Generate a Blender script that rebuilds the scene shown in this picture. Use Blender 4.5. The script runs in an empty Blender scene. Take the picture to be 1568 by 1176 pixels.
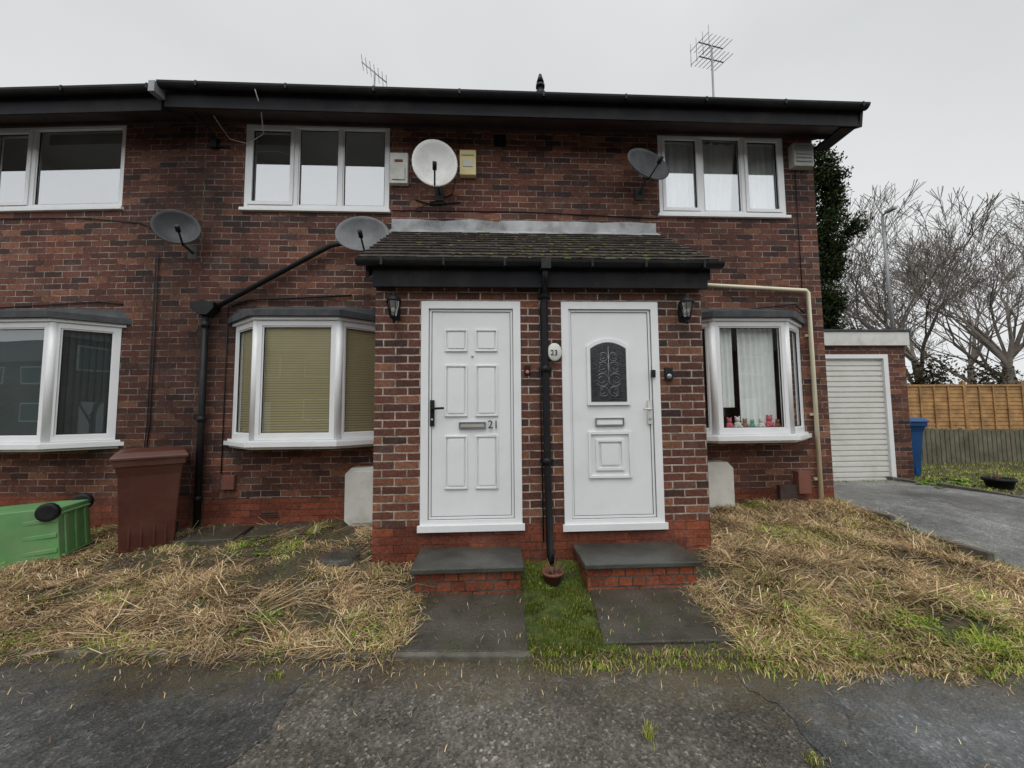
import bpy, math, random
import numpy as np
from mathutils import Vector, Matrix, noise
random.seed(7); rng=np.random.default_rng(7)
R=math.radians
scene=bpy.context.scene
W=4.68; P=3.6

# ------------------------------------------------------------ camera
cam=bpy.data.cameras.new("camera"); co=bpy.data.objects.new("camera",cam)
scene.collection.objects.link(co); scene.camera=co
cam.sensor_width=36; cam.lens=589/1568*36; cam.clip_end=2000; cam.clip_start=0.05
co.matrix_world=Matrix.Translation((0,0,1.5))@Matrix.Rotation(R(-2.8),4,'Z')@Matrix.Rotation(R(90+3.9),4,'X')@Matrix.Rotation(-0.009,4,'Z')

# ------------------------------------------------------------ node helpers
def newmat(name):
    m=bpy.data.materials.new(name); m.use_nodes=True
    nt=m.node_tree; nt.nodes.clear()
    out=nt.nodes.new('ShaderNodeOutputMaterial'); b=nt.nodes.new('ShaderNodeBsdfPrincipled')
    nt.links.new(b.outputs[0],out.inputs[0])
    return m,nt,b,out
def noise_n(nt,vec,scale,detail=4,rough=0.55):
    n=nt.nodes.new('ShaderNodeTexNoise'); n.inputs['Scale'].default_value=scale
    n.inputs['Detail'].default_value=detail; n.inputs['Roughness'].default_value=rough
    nt.links.new(vec,n.inputs['Vector']); return n.outputs['Fac']
def ramp(nt,fac,stops,interp='LINEAR'):
    n=nt.nodes.new('ShaderNodeValToRGB'); cr=n.color_ramp; cr.interpolation=interp
    while len(cr.elements)<len(stops): cr.elements.new(0.5)
    for e,(p,c) in zip(cr.elements,stops):
        e.position=p; e.color=(c[0],c[1],c[2],1) if not isinstance(c,(int,float)) else (c,c,c,1)
    nt.links.new(fac,n.inputs[0]); return n.outputs[0]
def mix(nt,fac,a,b,mode='MIX'):
    n=nt.nodes.new('ShaderNodeMix'); n.data_type='RGBA'; n.blend_type=mode
    for s,v in ((n.inputs[0],fac),(n.inputs[6],a),(n.inputs[7],b)):
        if isinstance(v,(int,float)): s.default_value=v if s.type=='VALUE' else (v,v,v,1)
        elif isinstance(v,tuple): s.default_value=(v[0],v[1],v[2],1)
        else: nt.links.new(v,s)
    return n.outputs[2]
def math_n(nt,op,a,b=0.0):
    n=nt.nodes.new('ShaderNodeMath'); n.operation=op
    for i,v in enumerate((a,b)):
        if isinstance(v,(int,float)): n.inputs[i].default_value=v
        else: nt.links.new(v,n.inputs[i])
    return n.outputs[0]
def bump(nt,b,h,strength,dist=0.01):
    n=nt.nodes.new('ShaderNodeBump'); n.inputs['Strength'].default_value=strength; n.inputs['Distance'].default_value=dist
    nt.links.new(h,n.inputs['Height']); nt.links.new(n.outputs[0],b.inputs['Normal'])
def pos(nt): return nt.nodes.new('ShaderNodeNewGeometry').outputs['Position']
def pm(name,c,rough=0.5,var=0.12,scale=6,bmp=0.0,metal=0.0,bscale=None,dirt=None,spec=0.5):
    m,nt,b,o=newmat(name); p=pos(nt)
    f=noise_n(nt,p,scale,3,0.6)
    lo=tuple(x*(1-var) for x in c); hi=tuple(min(1,x*(1+var)) for x in c)
    col=ramp(nt,f,[(0.3,lo),(0.7,hi)])
    if dirt:
        d=noise_n(nt,p,2.7,6,0.7); df=ramp(nt,d,[(0.5,0.0),(0.75,dirt[1])])
        col=mix(nt,df,col,dirt[0])
    nt.links.new(col,b.inputs['Base Color'])
    b.inputs['Roughness'].default_value=rough; b.inputs['Metallic'].default_value=metal
    b.inputs['Specular IOR Level'].default_value=spec
    if bmp: bump(nt,b,noise_n(nt,p,bscale or scale*8,3),bmp,0.01)
    return m

def brickmat(name,ramp_stops,mortar,msize=0.0055,stain=0.5,effl=0.25,bw=0.225,rh=0.075,bands=None,offs=0.5,mdark=0.35):
    m,nt,b,o=newmat(name)
    uv=nt.nodes.new('ShaderNodeUVMap').outputs[0]
    p=pos(nt)
    nz=nt.nodes.new('ShaderNodeTexNoise'); nz.inputs['Scale'].default_value=13; nz.inputs['Detail'].default_value=2; nt.links.new(p,nz.inputs['Vector'])
    vs=nt.nodes.new('ShaderNodeVectorMath'); vs.operation='SCALE'; vs.inputs['Scale'].default_value=0.010
    nt.links.new(nz.outputs['Color'],vs.inputs[0])
    va=nt.nodes.new('ShaderNodeVectorMath'); va.operation='ADD'; nt.links.new(uv,va.inputs[0]); nt.links.new(vs.outputs[0],va.inputs[1])
    br=nt.nodes.new('ShaderNodeTexBrick'); br.offset=offs
    for k,v in (('Scale',1),('Brick Width',bw),('Row Height',rh),('Mortar Size',msize),('Mortar Smooth',0.25),('Bias',0.0)):
        br.inputs[k].default_value=v
    br.inputs['Color1'].default_value=(0,0,0,1); br.inputs['Color2'].default_value=(1,1,1,1); br.inputs['Mortar'].default_value=(.5,.5,.5,1)
    nt.links.new(va.outputs[0],br.inputs['Vector'])
    col=ramp(nt,br.outputs['Color'],ramp_stops)
    fine=noise_n(nt,p,38,4,0.75)
    col=mix(nt,1.0,col,ramp(nt,fine,[(0.28,0.45),(0.72,1.4)]),'MULTIPLY')
    ef=noise_n(nt,p,3.1,7,0.78); ff=ramp(nt,ef,[(0.52,0.0),(0.8,effl)])
    col=mix(nt,ff,col,(0.30,0.25,0.22))
    mf=noise_n(nt,p,5.5,5,0.8)
    mc=mix(nt,ramp(nt,mf,[(0.42,0.0),(0.56,1.0)]),tuple(x*mdark for x in mortar),mortar)
    col=mix(nt,br.outputs['Fac'],col,mc)
    big=noise_n(nt,p,0.7,5,0.65); st=ramp(nt,big,[(0.36,1.0-stain),(0.6,1.0)])
    col=mix(nt,1.0,col,st,'MULTIPLY')
    if bands:
        sx=nt.nodes.new('ShaderNodeSeparateXYZ'); nt.links.new(p,sx.inputs[0])
        wob=math_n(nt,'MULTIPLY',math_n(nt,'SUBTRACT',big,0.5),1.8)
        for (cx,wd,am) in bands:
            d=math_n(nt,'DIVIDE',math_n(nt,'SUBTRACT',math_n(nt,'ADD',sx.outputs[0],wob),cx),wd)
            gg=math_n(nt,'POWER',2.718,math_n(nt,'MULTIPLY',math_n(nt,'MULTIPLY',d,d),-1))
            k=math_n(nt,'SUBTRACT',1.0,math_n(nt,'MULTIPLY',gg,am))
            col=mix(nt,1.0,col,k,'MULTIPLY')
    nt.links.new(col,b.inputs['Base Color'])
    b.inputs['Roughness'].default_value=0.82; b.inputs['Specular IOR Level'].default_value=0.3
    h=math_n(nt,'SUBTRACT',math_n(nt,'MULTIPLY',fine,0.6),br.outputs['Fac'])
    bump(nt,b,h,0.8,0.01)
    return m

BR=[(0.0,(0.050,0.030,0.027)),(0.2,(0.100,0.040,0.030)),(0.4,(0.165,0.060,0.040)),(0.55,(0.120,0.047,0.034)),(0.7,(0.155,0.058,0.038)),(0.88,(0.27,0.112,0.064)),(1.0,(0.085,0.052,0.047))]
M={}
M['brick']=brickmat('brick_wall_mat',BR,(0.38,0.32,0.27),0.0052,0.45,0.28,bands=[(-3.75,0.55,0.5)],mdark=0.2)
M['brickP']=brickmat('brick_porch_mat',[(p,tuple(x*0.92 for x in c)) for p,c in BR],(0.46,0.39,0.32),0.0075,0.25,0.28,mdark=0.5)
M['plinth']=brickmat('brick_plinth_mat',[(0,(0.20,0.052,0.029)),(0.5,(0.29,0.084,0.042)),(1,(0.17,0.047,0.030))],(0.16,0.09,0.06),0.004,0.6,0.4)
M['stepbrick']=brickmat('brick_step_mat',[(0,(0.26,0.065,0.034)),(0.5,(0.40,0.11,0.05)),(1,(0.21,0.055,0.032))],(0.13,0.13,0.10),0.0065,0.45,0.2,bw=0.112,rh=0.078)
M['white']=pm('white_upvc',(0.76,0.77,0.78),0.35,0.03,3,dirt=((0.48,0.48,0.44),0.2))
M['whitedirty']=pm('white_plastic_weathered',(0.62,0.62,0.58),0.5,0.08,5,dirt=((0.28,0.28,0.22),0.6))
M['black']=pm('black_plastic',(0.010,0.0105,0.012),0.5,0.25,5,dirt=((0.045,0.045,0.042),0.5),spec=0.25)
M['fascia']=pm('black_painted_timber',(0.011,0.0115,0.014),0.6,0.3,3,0.1,dirt=((0.05,0.04,0.035),0.6),spec=0.2)
M['soffit']=pm('dark_soffit',(0.060,0.042,0.038),0.7,0.3,3,0.1,spec=0.2)
M['lead']=pm('lead_flashing',(0.36,0.37,0.38),0.6,0.4,3,0.3,bscale=20,dirt=((0.10,0.09,0.08),0.95))
M['felt']=pm('bay_roof_felt',(0.050,0.055,0.060),0.7,0.3,8,0.3,dirt=((0.13,0.13,0.13),0.5),spec=0.3)
M['cream']=pm('cream_pipe_paint',(0.74,0.70,0.52),0.4,0.06,5)
M['room']=pm('room_wall',(0.78,0.78,0.76),0.9,0.05,2)
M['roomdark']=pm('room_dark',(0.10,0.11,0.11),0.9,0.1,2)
M['curtain']=pm('curtain_cloth',(0.84,0.85,0.84),0.9,0.05,10)
M['blindcream']=pm('blind_cream',(0.68,0.59,0.35),0.6,0.05,3)
M['blinddark']=pm('blind_dark',(0.05,0.07,0.07),0.6,0.1,3)
M['metal']=pm('steel',(0.40,0.41,0.42),0.35,0.1,9,metal=0.8)
M['dishw']=pm('dish_white',(0.56,0.56,0.54),0.55,0.08,7,dirt=((0.28,0.28,0.25),0.8))
M['dishg']=pm('dish_grey',(0.055,0.058,0.062),0.6,0.2,7,dirt=((0.15,0.15,0.15),0.6),spec=0.3)
M['dishm']=pm('dish_mid_grey',(0.16,0.165,0.17),0.6,0.2,7,dirt=((0.08,0.08,0.08),0.6),spec=0.3)
M['yellow']=pm('alarm_yellow',(0.76,0.66,0.32),0.45,0.05,5)
M['beige']=pm('beige_plastic',(0.36,0.36,0.32),0.55,0.1,5)
M['slab']=pm('wet_stone_slab',(0.060,0.062,0.056),0.34,0.45,3,0.5,bscale=45,dirt=((0.05,0.06,0.028),0.9))
M['pavslab']=pm('old_paving_slab',(0.062,0.057,0.046),0.36,0.45,3.5,0.7,bscale=60,dirt=((0.040,0.048,0.018),0.95))
M['kerb']=pm('kerb_concrete',(0.12,0.11,0.09),0.85,0.4,9,0.5,dirt=((0.055,0.05,0.03),0.95))
M['moss']=pm('moss_cushion',(0.075,0.10,0.022),0.9,0.4,20,0.5,bscale=80)
M['brown']=pm('brown_bin_plastic',(0.085,0.028,0.019),0.36,0.15,4,dirt=((0.15,0.08,0.06),0.5))
M['green']=pm('green_bin_plastic',(0.12,0.30,0.11),0.45,0.15,4,dirt=((0.22,0.28,0.17),0.7))
M['blue']=pm('blue_bin_plastic',(0.015,0.07,0.20),0.4,0.1,4)
M['terracotta']=pm('terracotta',(0.17,0.065,0.045),0.8,0.2,8,0.2)
M['bark']=pm('bare_bark',(0.15,0.13,0.112),0.9,0.3,3,spec=0.2)
M['fence']=pm('fence_timber',(0.36,0.20,0.075),0.8,0.3,4,0.3,dirt=((0.14,0.09,0.045),0.7))
M['fencegreen']=pm('fence_timber_weathered',(0.13,0.12,0.08),0.85,0.35,4,0.3,dirt=((0.06,0.09,0.04),0.9))
M['pink']=pm('toy_pink',(0.6,0.15,0.2),0.9,0.1,20); M['toyw']=pm('toy_white',(0.75,0.7,0.65),0.9,0.1,20); M['toyb']=pm('toy_brown',(0.25,0.12,0.06),0.9,0.1,20); M['toyg']=pm('toy_green',(0.1,0.35,0.2),0.9,0.1,20)
M['galv']=pm('galvanised',(0.26,0.27,0.28),0.5,0.1,3,metal=0.3)
M['garagewhite']=pm('garage_door_paint',(0.66,0.65,0.61),0.45,0.04,3,dirt=((0.33,0.36,0.27),0.4))
M['gasket']=pm('door_seal',(0.10,0.10,0.10),0.8,0.1,5)
M['farbrick']=brickmat('far_brick_mat',BR,(0.3,0.25,0.2),0.005,0.3,0.1)
M['fartile']=pm('far_roof_tile',(0.06,0.05,0.045),0.8,0.3,5)
def glassmat(name,base,tint=(0.92,0.95,0.94)):
    m=bpy.data.materials.new(name); m.use_nodes=True; nt=m.node_tree; nt.nodes.clear()
    o=nt.nodes.new('ShaderNodeOutputMaterial'); t=nt.nodes.new('ShaderNodeBsdfTransparent'); gl=nt.nodes.new('ShaderNodeBsdfGlossy'); x=nt.nodes.new('ShaderNodeMixShader')
    t.inputs[0].default_value=(*tint,1); gl.inputs['Roughness'].default_value=0.015; gl.inputs['Color'].default_value=(0.95,0.97,1,1)
    lw=nt.nodes.new('ShaderNodeLayerWeight'); lw.inputs[0].default_value=0.5
    fac=math_n(nt,'ADD',math_n(nt,'MULTIPLY',math_n(nt,'POWER',lw.outputs['Facing'],3.5),0.8),base)
    nt.links.new(math_n(nt,'MINIMUM',fac,1.0),x.inputs[0]); nt.links.new(t.outputs[0],x.inputs[1]); nt.links.new(gl.outputs[0],x.inputs[2]); nt.links.new(x.outputs[0],o.inputs[0])
    bn=nt.nodes.new('ShaderNodeBump'); bn.inputs['Strength'].default_value=0.04; bn.inputs['Distance'].default_value=0.02
    nt.links.new(noise_n(nt,pos(nt),1.4,1),bn.inputs['Height']); nt.links.new(bn.outputs[0],gl.inputs['Normal'])
    return m
M['glass']=glassmat('window_glass',0.12)
M['glasshi']=glassmat('window_glass_upper',0.42)
M['doorglass']=pm('patterned_door_glass',(0.025,0.028,0.032),0.15,0.5,30,0.5,bscale=70)
def tilemat():
    m,nt,b,o=newmat('roof_tile'); p=pos(nt)
    f=noise_n(nt,p,12,5,0.75); col=ramp(nt,f,[(0.3,(0.022,0.019,0.018)),(0.52,(0.060,0.048,0.042)),(0.75,(0.14,0.115,0.10))])
    sx=nt.nodes.new('ShaderNodeSeparateXYZ'); nt.links.new(p,sx.inputs[0])
    d=math_n(nt,'DIVIDE',math_n(nt,'SUBTRACT',sx.outputs[0],0.7),0.8); gg=math_n(nt,'POWER',2.718,math_n(nt,'MULTIPLY',math_n(nt,'MULTIPLY',d,d),-1))
    q=math_n(nt,'ADD',noise_n(nt,p,7,7,0.8),math_n(nt,'MULTIPLY',gg,0.05))
    col=mix(nt,ramp(nt,q,[(0.60,0.0),(0.68,0.9)]),col,(0.060,0.075,0.02))
    nt.links.new(col,b.inputs['Base Color']); b.inputs['Roughness'].default_value=0.85; b.inputs['Specular IOR Level'].default_value=0.25
    bump(nt,b,f,0.8,0.012); return m
M['tile']=tilemat()

# ------------------------------------------------------------ mesh builder
class MB:
    def __init__(s): s.v=[];s.f=[];s.m=[];s.sm=[];s.mats=[];s.T=Matrix.Identity(4);s.uvl=[]
    def mi(s,n):
        if n not in s.mats: s.mats.append(n)
        return s.mats.index(n)
    def face(s,pts,mat,smooth=False):
        i=len(s.v); P_=[Vector(p) for p in pts]
        n=Vector((0,0,0))
        for k in range(len(P_)):
            a=P_[k];b=P_[(k+1)%len(P_)]; n+=a.cross(b)
        ax=max(range(3),key=lambda k:abs(n[k]))
        for p in P_:
            s.v.append(s.T@p)
            s.uvl.append((p.x,p.z) if ax==1 else ((p.y+0.11,p.z) if ax==0 else (p.x,p.y)))
        s.f.append(tuple(range(i,i+len(P_)))); s.m.append(s.mi(mat)); s.sm.append(smooth)
    def box(s,x0,x1,y0,y1,z0,z1,mat):
        c=[(x0,y0,z0),(x1,y0,z0),(x1,y1,z0),(x0,y1,z0),(x0,y0,z1),(x1,y0,z1),(x1,y1,z1),(x0,y1,z1)]
        for q in ((0,3,2,1),(4,5,6,7),(0,1,5,4),(1,2,6,5),(2,3,7,6),(3,0,4,7)): s.face([c[k] for k in q],mat)
    def prism(s,poly,a0,a1,axis,mat):
        def mk(p,a):
            return (a,p[0],p[1]) if axis=='x' else ((p[0],a,p[1]) if axis=='y' else (p[0],p[1],a))
        n=len(poly)
        s.face([mk(p,a0) for p in poly],mat); s.face([mk(p,a1) for p in reversed(poly)],mat)
        for k in range(n):
            a=poly[k];b=poly[(k+1)%n]; s.face([mk(a,a0),mk(a,a1),mk(b,a1),mk(b,a0)],mat)
    def tube(s,pts,r,mat,seg=8,r2=None,cap=True):
        pts=[Vector(p) for p in pts]; rings=[]
        for k,p in enumerate(pts):
            d=(pts[min(k+1,len(pts)-1)]-pts[max(k-1,0)]).normalized()
            up=Vector((0,0,1)) if abs(d.z)<0.9 else Vector((1,0,0))
            a=d.cross(up).normalized(); b=d.cross(a)
            rr=r if r2 is None else r+(r2-r)*k/(len(pts)-1)
            rings.append([p+a*math.cos(t)*rr+b*math.sin(t)*rr for t in [2*math.pi*j/seg for j in range(seg)]])
        for k in range(len(rings)-1):
            for j in range(seg):
                s.face([rings[k][j],rings[k+1][j],rings[k+1][(j+1)%seg],rings[k][(j+1)%seg]],mat,True)
        if cap: s.face(rings[0],mat); s.face(list(reversed(rings[-1])),mat)
    def lathe(s,prof,c,mat,seg=16,sx=1,sy=1):
        c=Vector(c)
        def pt(r,z,j): t=2*math.pi*j/seg; return c+Vector((r*math.cos(t)*sx,r*math.sin(t)*sy,z))
        for k in range(len(prof)-1):
            (r0,z0),(r1,z1)=prof[k],prof[k+1]
            for j in range(seg):
                if r0<1e-6 and r1<1e-6: continue
                if r0<1e-6: q=[pt(0,z0,0),pt(r1,z1,j+1),pt(r1,z1,j)]
                elif r1<1e-6: q=[pt(r0,z0,j),pt(r0,z0,j+1),pt(0,z1,0)]
                else: q=[pt(r0,z0,j),pt(r0,z0,j+1),pt(r1,z1,j+1),pt(r1,z1,j)]
                s.face(q,mat,True)
    def ball(s,c,r,mat,sx=1,sy=1,sz=1,seg=12):
        pr=[(r*math.sin(math.pi*k/8),-r*sz*math.cos(math.pi*k/8)) for k in range(9)]; pr[0]=(0,pr[0][1]); pr[-1]=(0,pr[-1][1])
        s.lathe(pr,c,mat,seg,sx,sy)
    def make(s,name,parent=None,bevel=0,matrix=None,solid=0):
        me=bpy.data.meshes.new(name); me.from_pydata([tuple(v) for v in s.v],[],s.f)
        for n in s.mats: me.materials.append(M[n])
        me.polygons.foreach_set('material_index',s.m); me.polygons.foreach_set('use_smooth',s.sm)
        uv=me.uv_layers.new(name='UVMap'); uv.data.foreach_set('uv',[c for p in s.uvl for c in p])
        import bmesh
        bm=bmesh.new(); bm.from_mesh(me); bmesh.ops.remove_doubles(bm,verts=bm.verts,dist=0.0002)
        bmesh.ops.recalc_face_normals(bm,faces=bm.faces); bm.to_mesh(me); bm.free()
        o=bpy.data.objects.new(name,me); scene.collection.objects.link(o)
        if matrix is not None: o.matrix_world=matrix
        if parent: o.parent=parent
        if solid:
            k=o.modifiers.new('solid','SOLIDIFY'); k.thickness=solid
        if bevel:
            k=o.modifiers.new('bevel','BEVEL'); k.width=bevel; k.segments=2; k.limit_method='ANGLE'; k.angle_limit=R(40)
        return o
def empty(name,matrix=None):
    o=bpy.data.objects.new(name,None); scene.collection.objects.link(o); o.empty_display_size=0.2
    if matrix is not None: o.matrix_world=matrix
    return o

# ------------------------------------------------------------ ground height
def kerbY(x): return 2.41-0.075*x
def clip(a,l,h): return np.minimum(np.maximum(a,l),h)
def g(x,y,lumps=True):
    x=np.asarray(x,float);y=np.asarray(y,float)
    xc=clip(x,-6,7); yk=2.41-0.075*xc
    t=clip((y-yk)/(4.68-yk),0,1)
    zw=0.2+0.16*clip((xc+3)/7,0,1)
    zw=np.where(x>4.2,0.36-0.12*clip((y-4)/3,0,1),zw)
    zs=0.03+(zw-0.03)*t
    if lumps: zs=zs+np.where((x<4.15),0.020*np.sin(x*5.1+1)*np.sin(y*6.3)+0.013*np.sin(x*11+y*9),0)*clip((y-yk)*3,0,1)
    zm=0.022+0.012*clip(y-yk,0,1)+0.09*clip((y-3.22)/0.4,0,1)
    w=clip((x+1.15)/0.45,0,1)*clip((2.05-x)/0.45,0,1)*clip((3.9-y)/0.2,0,1)
    z=zs*(1-w)+zm*w
    return np.where(y<yk,-0.02,z)
def sheet(name,xs,ys,zf,mat):
    xs=np.array(xs);ys=np.array(ys); X,Y=np.meshgrid(xs,ys); Z=zf(X,Y)
    v=np.stack([X.ravel(),Y.ravel(),Z.ravel()],1); nx=len(xs); f=[]
    for j in range(len(ys)-1):
        for i in range(nx-1):
            a=j*nx+i; f.append((a,a+1,a+1+nx,a+nx))
    me=bpy.data.meshes.new(name); me.from_pydata(v.tolist(),[],f); me.materials.append(mat)
    me.polygons.foreach_set('use_smooth',[True]*len(f))
    o=bpy.data.objects.new(name,me); scene.collection.objects.link(o); return o
def soil():
    m,nt,b,o=newmat('lawn_soil'); p=pos(nt)
    f=noise_n(nt,p,5,7,0.7); f2=noise_n(nt,p,40,4,0.7)
    col=ramp(nt,f,[(0.3,(0.040,0.030,0.020)),(0.47,(0.085,0.062,0.037)),(0.58,(0.062,0.068,0.024)),(0.75,(0.16,0.115,0.065))])
    col=mix(nt,1.0,col,ramp(nt,f2,[(0.3,0.45),(0.7,1.4)]),'MULTIPLY')
    nt.links.new(col,b.inputs['Base Color']); b.inputs['Roughness'].default_value=0.75; bump(nt,b,f2,0.9,0.025); return m
xs=[-500,-200,-80,-40,-20,-12]+list(np.arange(-9,13.01,0.1))+[16,22,30,60,120,250,500]
ys=[-500,-150,-50,-20,-8,-3,0,1,1.6]+list(np.arange(1.8,9.01,0.06))+[10,12,15,20,30,60,120,250,600]
sheet('ground',xs,ys,g,soil())
def mossmat():
    m,nt,b,o=newmat('moss_mat'); p=pos(nt)
    f=noise_n(nt,p,9,7,0.75); f2=noise_n(nt,p,90,4,0.7)
    col=ramp(nt,f,[(0.32,(0.035,0.030,0.014)),(0.45,(0.060,0.085,0.012)),(0.6,(0.11,0.15,0.018)),(0.75,(0.17,0.20,0.035))])
    col=mix(nt,1.0,col,ramp(nt,f2,[(0.3,0.45),(0.7,1.4)]),'MULTIPLY')
    nt.links.new(col,b.inputs['Base Color']); b.inputs['Roughness'].default_value=0.95; bump(nt,b,math_n(nt,'ADD',f2,f),1.0,0.02); return m
sheet('moss_patch',np.arange(0.20,0.80,0.03),np.arange(2.42,3.6,0.03),lambda X,Y:g(X,Y,False)+0.008+0.008*np.sin(X*31+Y*7)*np.sin(Y*23),mossmat())

def tarmac(name,c,specks=1.0,mossy=True,crack=0.35,rlo=0.34):
    m,nt,b,o=newmat(name); p=pos(nt)
    big=noise_n(nt,p,0.9,6,0.65); mid=noise_n(nt,p,6,5,0.7)
    col=mix(nt,ramp(nt,big,[(0.38,0.0),(0.60,1.0)]),tuple(x*0.58 for x in c),tuple(x*1.25 for x in c))
    col=mix(nt,1.0,col,ramp(nt,mid,[(0.3,0.65),(0.7,1.3)]),'MULTIPLY')
    vo=nt.nodes.new('ShaderNodeTexVoronoi'); vo.inputs['Scale'].default_value=80; nt.links.new(p,vo.inputs['Vector'])
    st=ramp(nt,vo.outputs['Color'],[(0.0,0.3),(0.5,0.9),(0.8,1.5),(0.95,3.4)])
    col=mix(nt,0.85*specks,col,st,'MULTIPLY')
    vo2=nt.nodes.new('ShaderNodeTexVoronoi'); vo2.inputs['Scale'].default_value=30; nt.links.new(p,vo2.inputs['Vector'])
    sp=ramp(nt,vo2.outputs['Distance'],[(0.05,1.0),(0.13,0.0)])
    gate=ramp(nt,vo2.outputs['Color'],[(0.80,0.0),(0.85,1.0)])
    col=mix(nt,mix(nt,1.0,sp,gate,'MULTIPLY'),col,(0.34,0.30,0.24))
    if mossy:
        sx=nt.nodes.new('ShaderNodeSeparateXYZ'); nt.links.new(p,sx.inputs[0]); mo=noise_n(nt,p,2.2,8,0.75)
        e=math_n(nt,'MULTIPLY',math_n(nt,'SUBTRACT',math_n(nt,'ADD',sx.outputs[1],math_n(nt,'MULTIPLY',sx.outputs[0],0.075)),2.0),0.5)
        q=math_n(nt,'ADD',mo,math_n(nt,'MINIMUM',math_n(nt,'MAXIMUM',e,-0.06),0.22))
        col=mix(nt,ramp(nt,q,[(0.50,0.0),(0.70,0.8)]),col,(0.090,0.072,0.040))
    vc=nt.nodes.new('ShaderNodeTexVoronoi'); vc.feature='DISTANCE_TO_EDGE'; vc.inputs['Scale'].default_value=0.55
    dn=nt.nodes.new('ShaderNodeTexNoise'); dn.inputs['Scale'].default_value=3; dn.inputs['Detail'].default_value=5; nt.links.new(p,dn.inputs['Vector'])
    vv=nt.nodes.new('ShaderNodeVectorMath'); vv.operation='MULTIPLY_ADD'; vv.inputs[1].default_value=(0.5,0.5,0.5); nt.links.new(dn.outputs['Color'],vv.inputs[0]); nt.links.new(p,vv.inputs[2]); nt.links.new(vv.outputs[0],vc.inputs['Vector'])
    ck=ramp(nt,vc.outputs['Distance'],[(0.0,1-crack),(0.006,1.0)])
    col=mix(nt,1.0,col,ck,'MULTIPLY')
    nt.links.new(col,b.inputs['Base Color'])
    rr=ramp(nt,big,[(0.38,rlo),(0.6,0.7)]); nt.links.new(rr,b.inputs['Roughness'])
    bump(nt,b,math_n(nt,'ADD',vo.outputs['Distance'],math_n(nt,'MULTIPLY',mid,0.4)),0.6,0.006); return m
M['tar1']=tarmac('tarmac_old',(0.112,0.102,0.086))
M['tar2']=tarmac('tarmac_patch_mat',(0.098,0.102,0.103),specks=0.6)
M['tar4']=tarmac('tarmac_dark_mat',(0.062,0.062,0.060),specks=0.8)
M['tar3']=tarmac('tarmac_drive_mat',(0.18,0.18,0.172),specks=0.6,mossy=False,crack=0.5,rlo=0.28)
def pav():
    v=[];f=[]
    xs2=[-60,-30,-14]+list(np.arange(-8,12.01,0.2))+[20,40,80]
    rows=[-40,-10,-3,0,0.6,1.0,1.3,1.6,1.8,2.0,2.2]
    for x in xs2:
        k=kerbY(min(max(x,-6),7))-0.005
        for r_ in rows: v.append((x,r_ if r_<2 else r_+(k-2.2)*((r_-1.8)/0.4),0.0))
    n=len(rows)
    for i in range(len(xs2)-1):
        for j in range(n-1): a=i*n+j; f.append((a,a+n,a+n+1,a+1))
    me=bpy.data.meshes.new('pavement'); me.from_pydata(v,[],f); me.materials.append(M['tar1'])
    o=bpy.data.objects.new('pavement',me); scene.collection.objects.link(o)
pav()
def patch(pts,mat,z1=0.004):
    mb=MB(); out=[]
    for k in range(len(pts)):
        a=Vector(pts[k]);b=Vector(pts[(k+1)%len(pts)]); n=max(1,int((b-a).length/0.035)) if (b-a).length<3 else 1
        for i in range(n):
            q=a+(b-a)*i/n; out.append((q.x+random.uniform(-.014,.014),q.y+random.uniform(-.014,.014)))
    mb.face([(x,y,z1) for x,y in out],mat)
    mb.make('tarmac_patch')
patch([(1.38,2.29),(1.36,2.1),(1.43,1.98),(1.40,1.6),(1.33,1.2),(1.2,0.2),(9,0.2),(9,1.72),(5,2.02),(3,2.16),(2.2,2.22)],'tar2')
patch([(-1.02,2.44),(-1.08,2.2),(-1.05,1.95),(-1.2,1.7),(-1.3,1.2),(-1.4,0.2),(-9,0.2),(-9,2.8),(-6,2.8),(-3,2.58)],'tar4')
sheet('driveway',np.arange(4.26,6.61,0.235),np.arange(2.0,6.3,0.2),lambda X,Y:g(X,Y,False)+np.where(Y<2.3,0.05,0.012),M['tar3'])
mb=MB()
for i in range(11):
    x0=-8.2+i*0.842
    if x0>0.2: break
    mb.T=Matrix.Translation((x0,kerbY(x0),0))@Matrix.Rotation(math.atan(-0.075),4,'Z')@Matrix.Rotation(random.uniform(-.006,.006),4,'Y')
    mb.box(0,0.838,0,0.055,-0.03,0.034+random.uniform(-.006,.006),'kerb')
mb.T=Matrix.Identity(4)
for i in range(3):
    y0=2.35+i*0.8; z=float(g(4.3,y0+0.4,False)); mb.box(4.18,4.24,y0,y0+0.79,0,z+0.045,'kerb')
for i in range(5):
    y0=2.35+i*0.8; z=float(g(6.6,y0+0.4,False)); mb.box(6.62,6.69,y0,y0+0.79,0,z+0.05,'kerb')
mb.make('kerb',bevel=0.010)
def slab(pts,dz=0.02):
    mb=MB(); top=[(x,y,float(g(x,y,False))+dz) for x,y in pts]; bot=[(p[0],p[1],p[2]-0.06) for p in top]; n=len(pts)
    mb.face(top,'pavslab'); mb.face(list(reversed(bot)),'pavslab')
    for k in range(n): mb.face([bot[k],bot[(k+1)%n],top[(k+1)%n],top[k]],'pavslab')
    return mb.make('paving_slab',bevel=0.008)
slab([(-0.64,2.49),(0.20,2.43),(0.23,3.17),(-0.66,3.17)],0.02)
slab([(0.68,2.48),(1.52,2.46),(1.60,3.17),(0.77,3.17)],0.022)
slab([(-3.3,4.2),(-2.7,4.22),(-2.72,4.6),(-3.28,4.58)],0.03); slab([(-2.6,4.28),(-2.05,4.3),(-2.05,4.62),(-2.6,4.62)],0.025)
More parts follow.
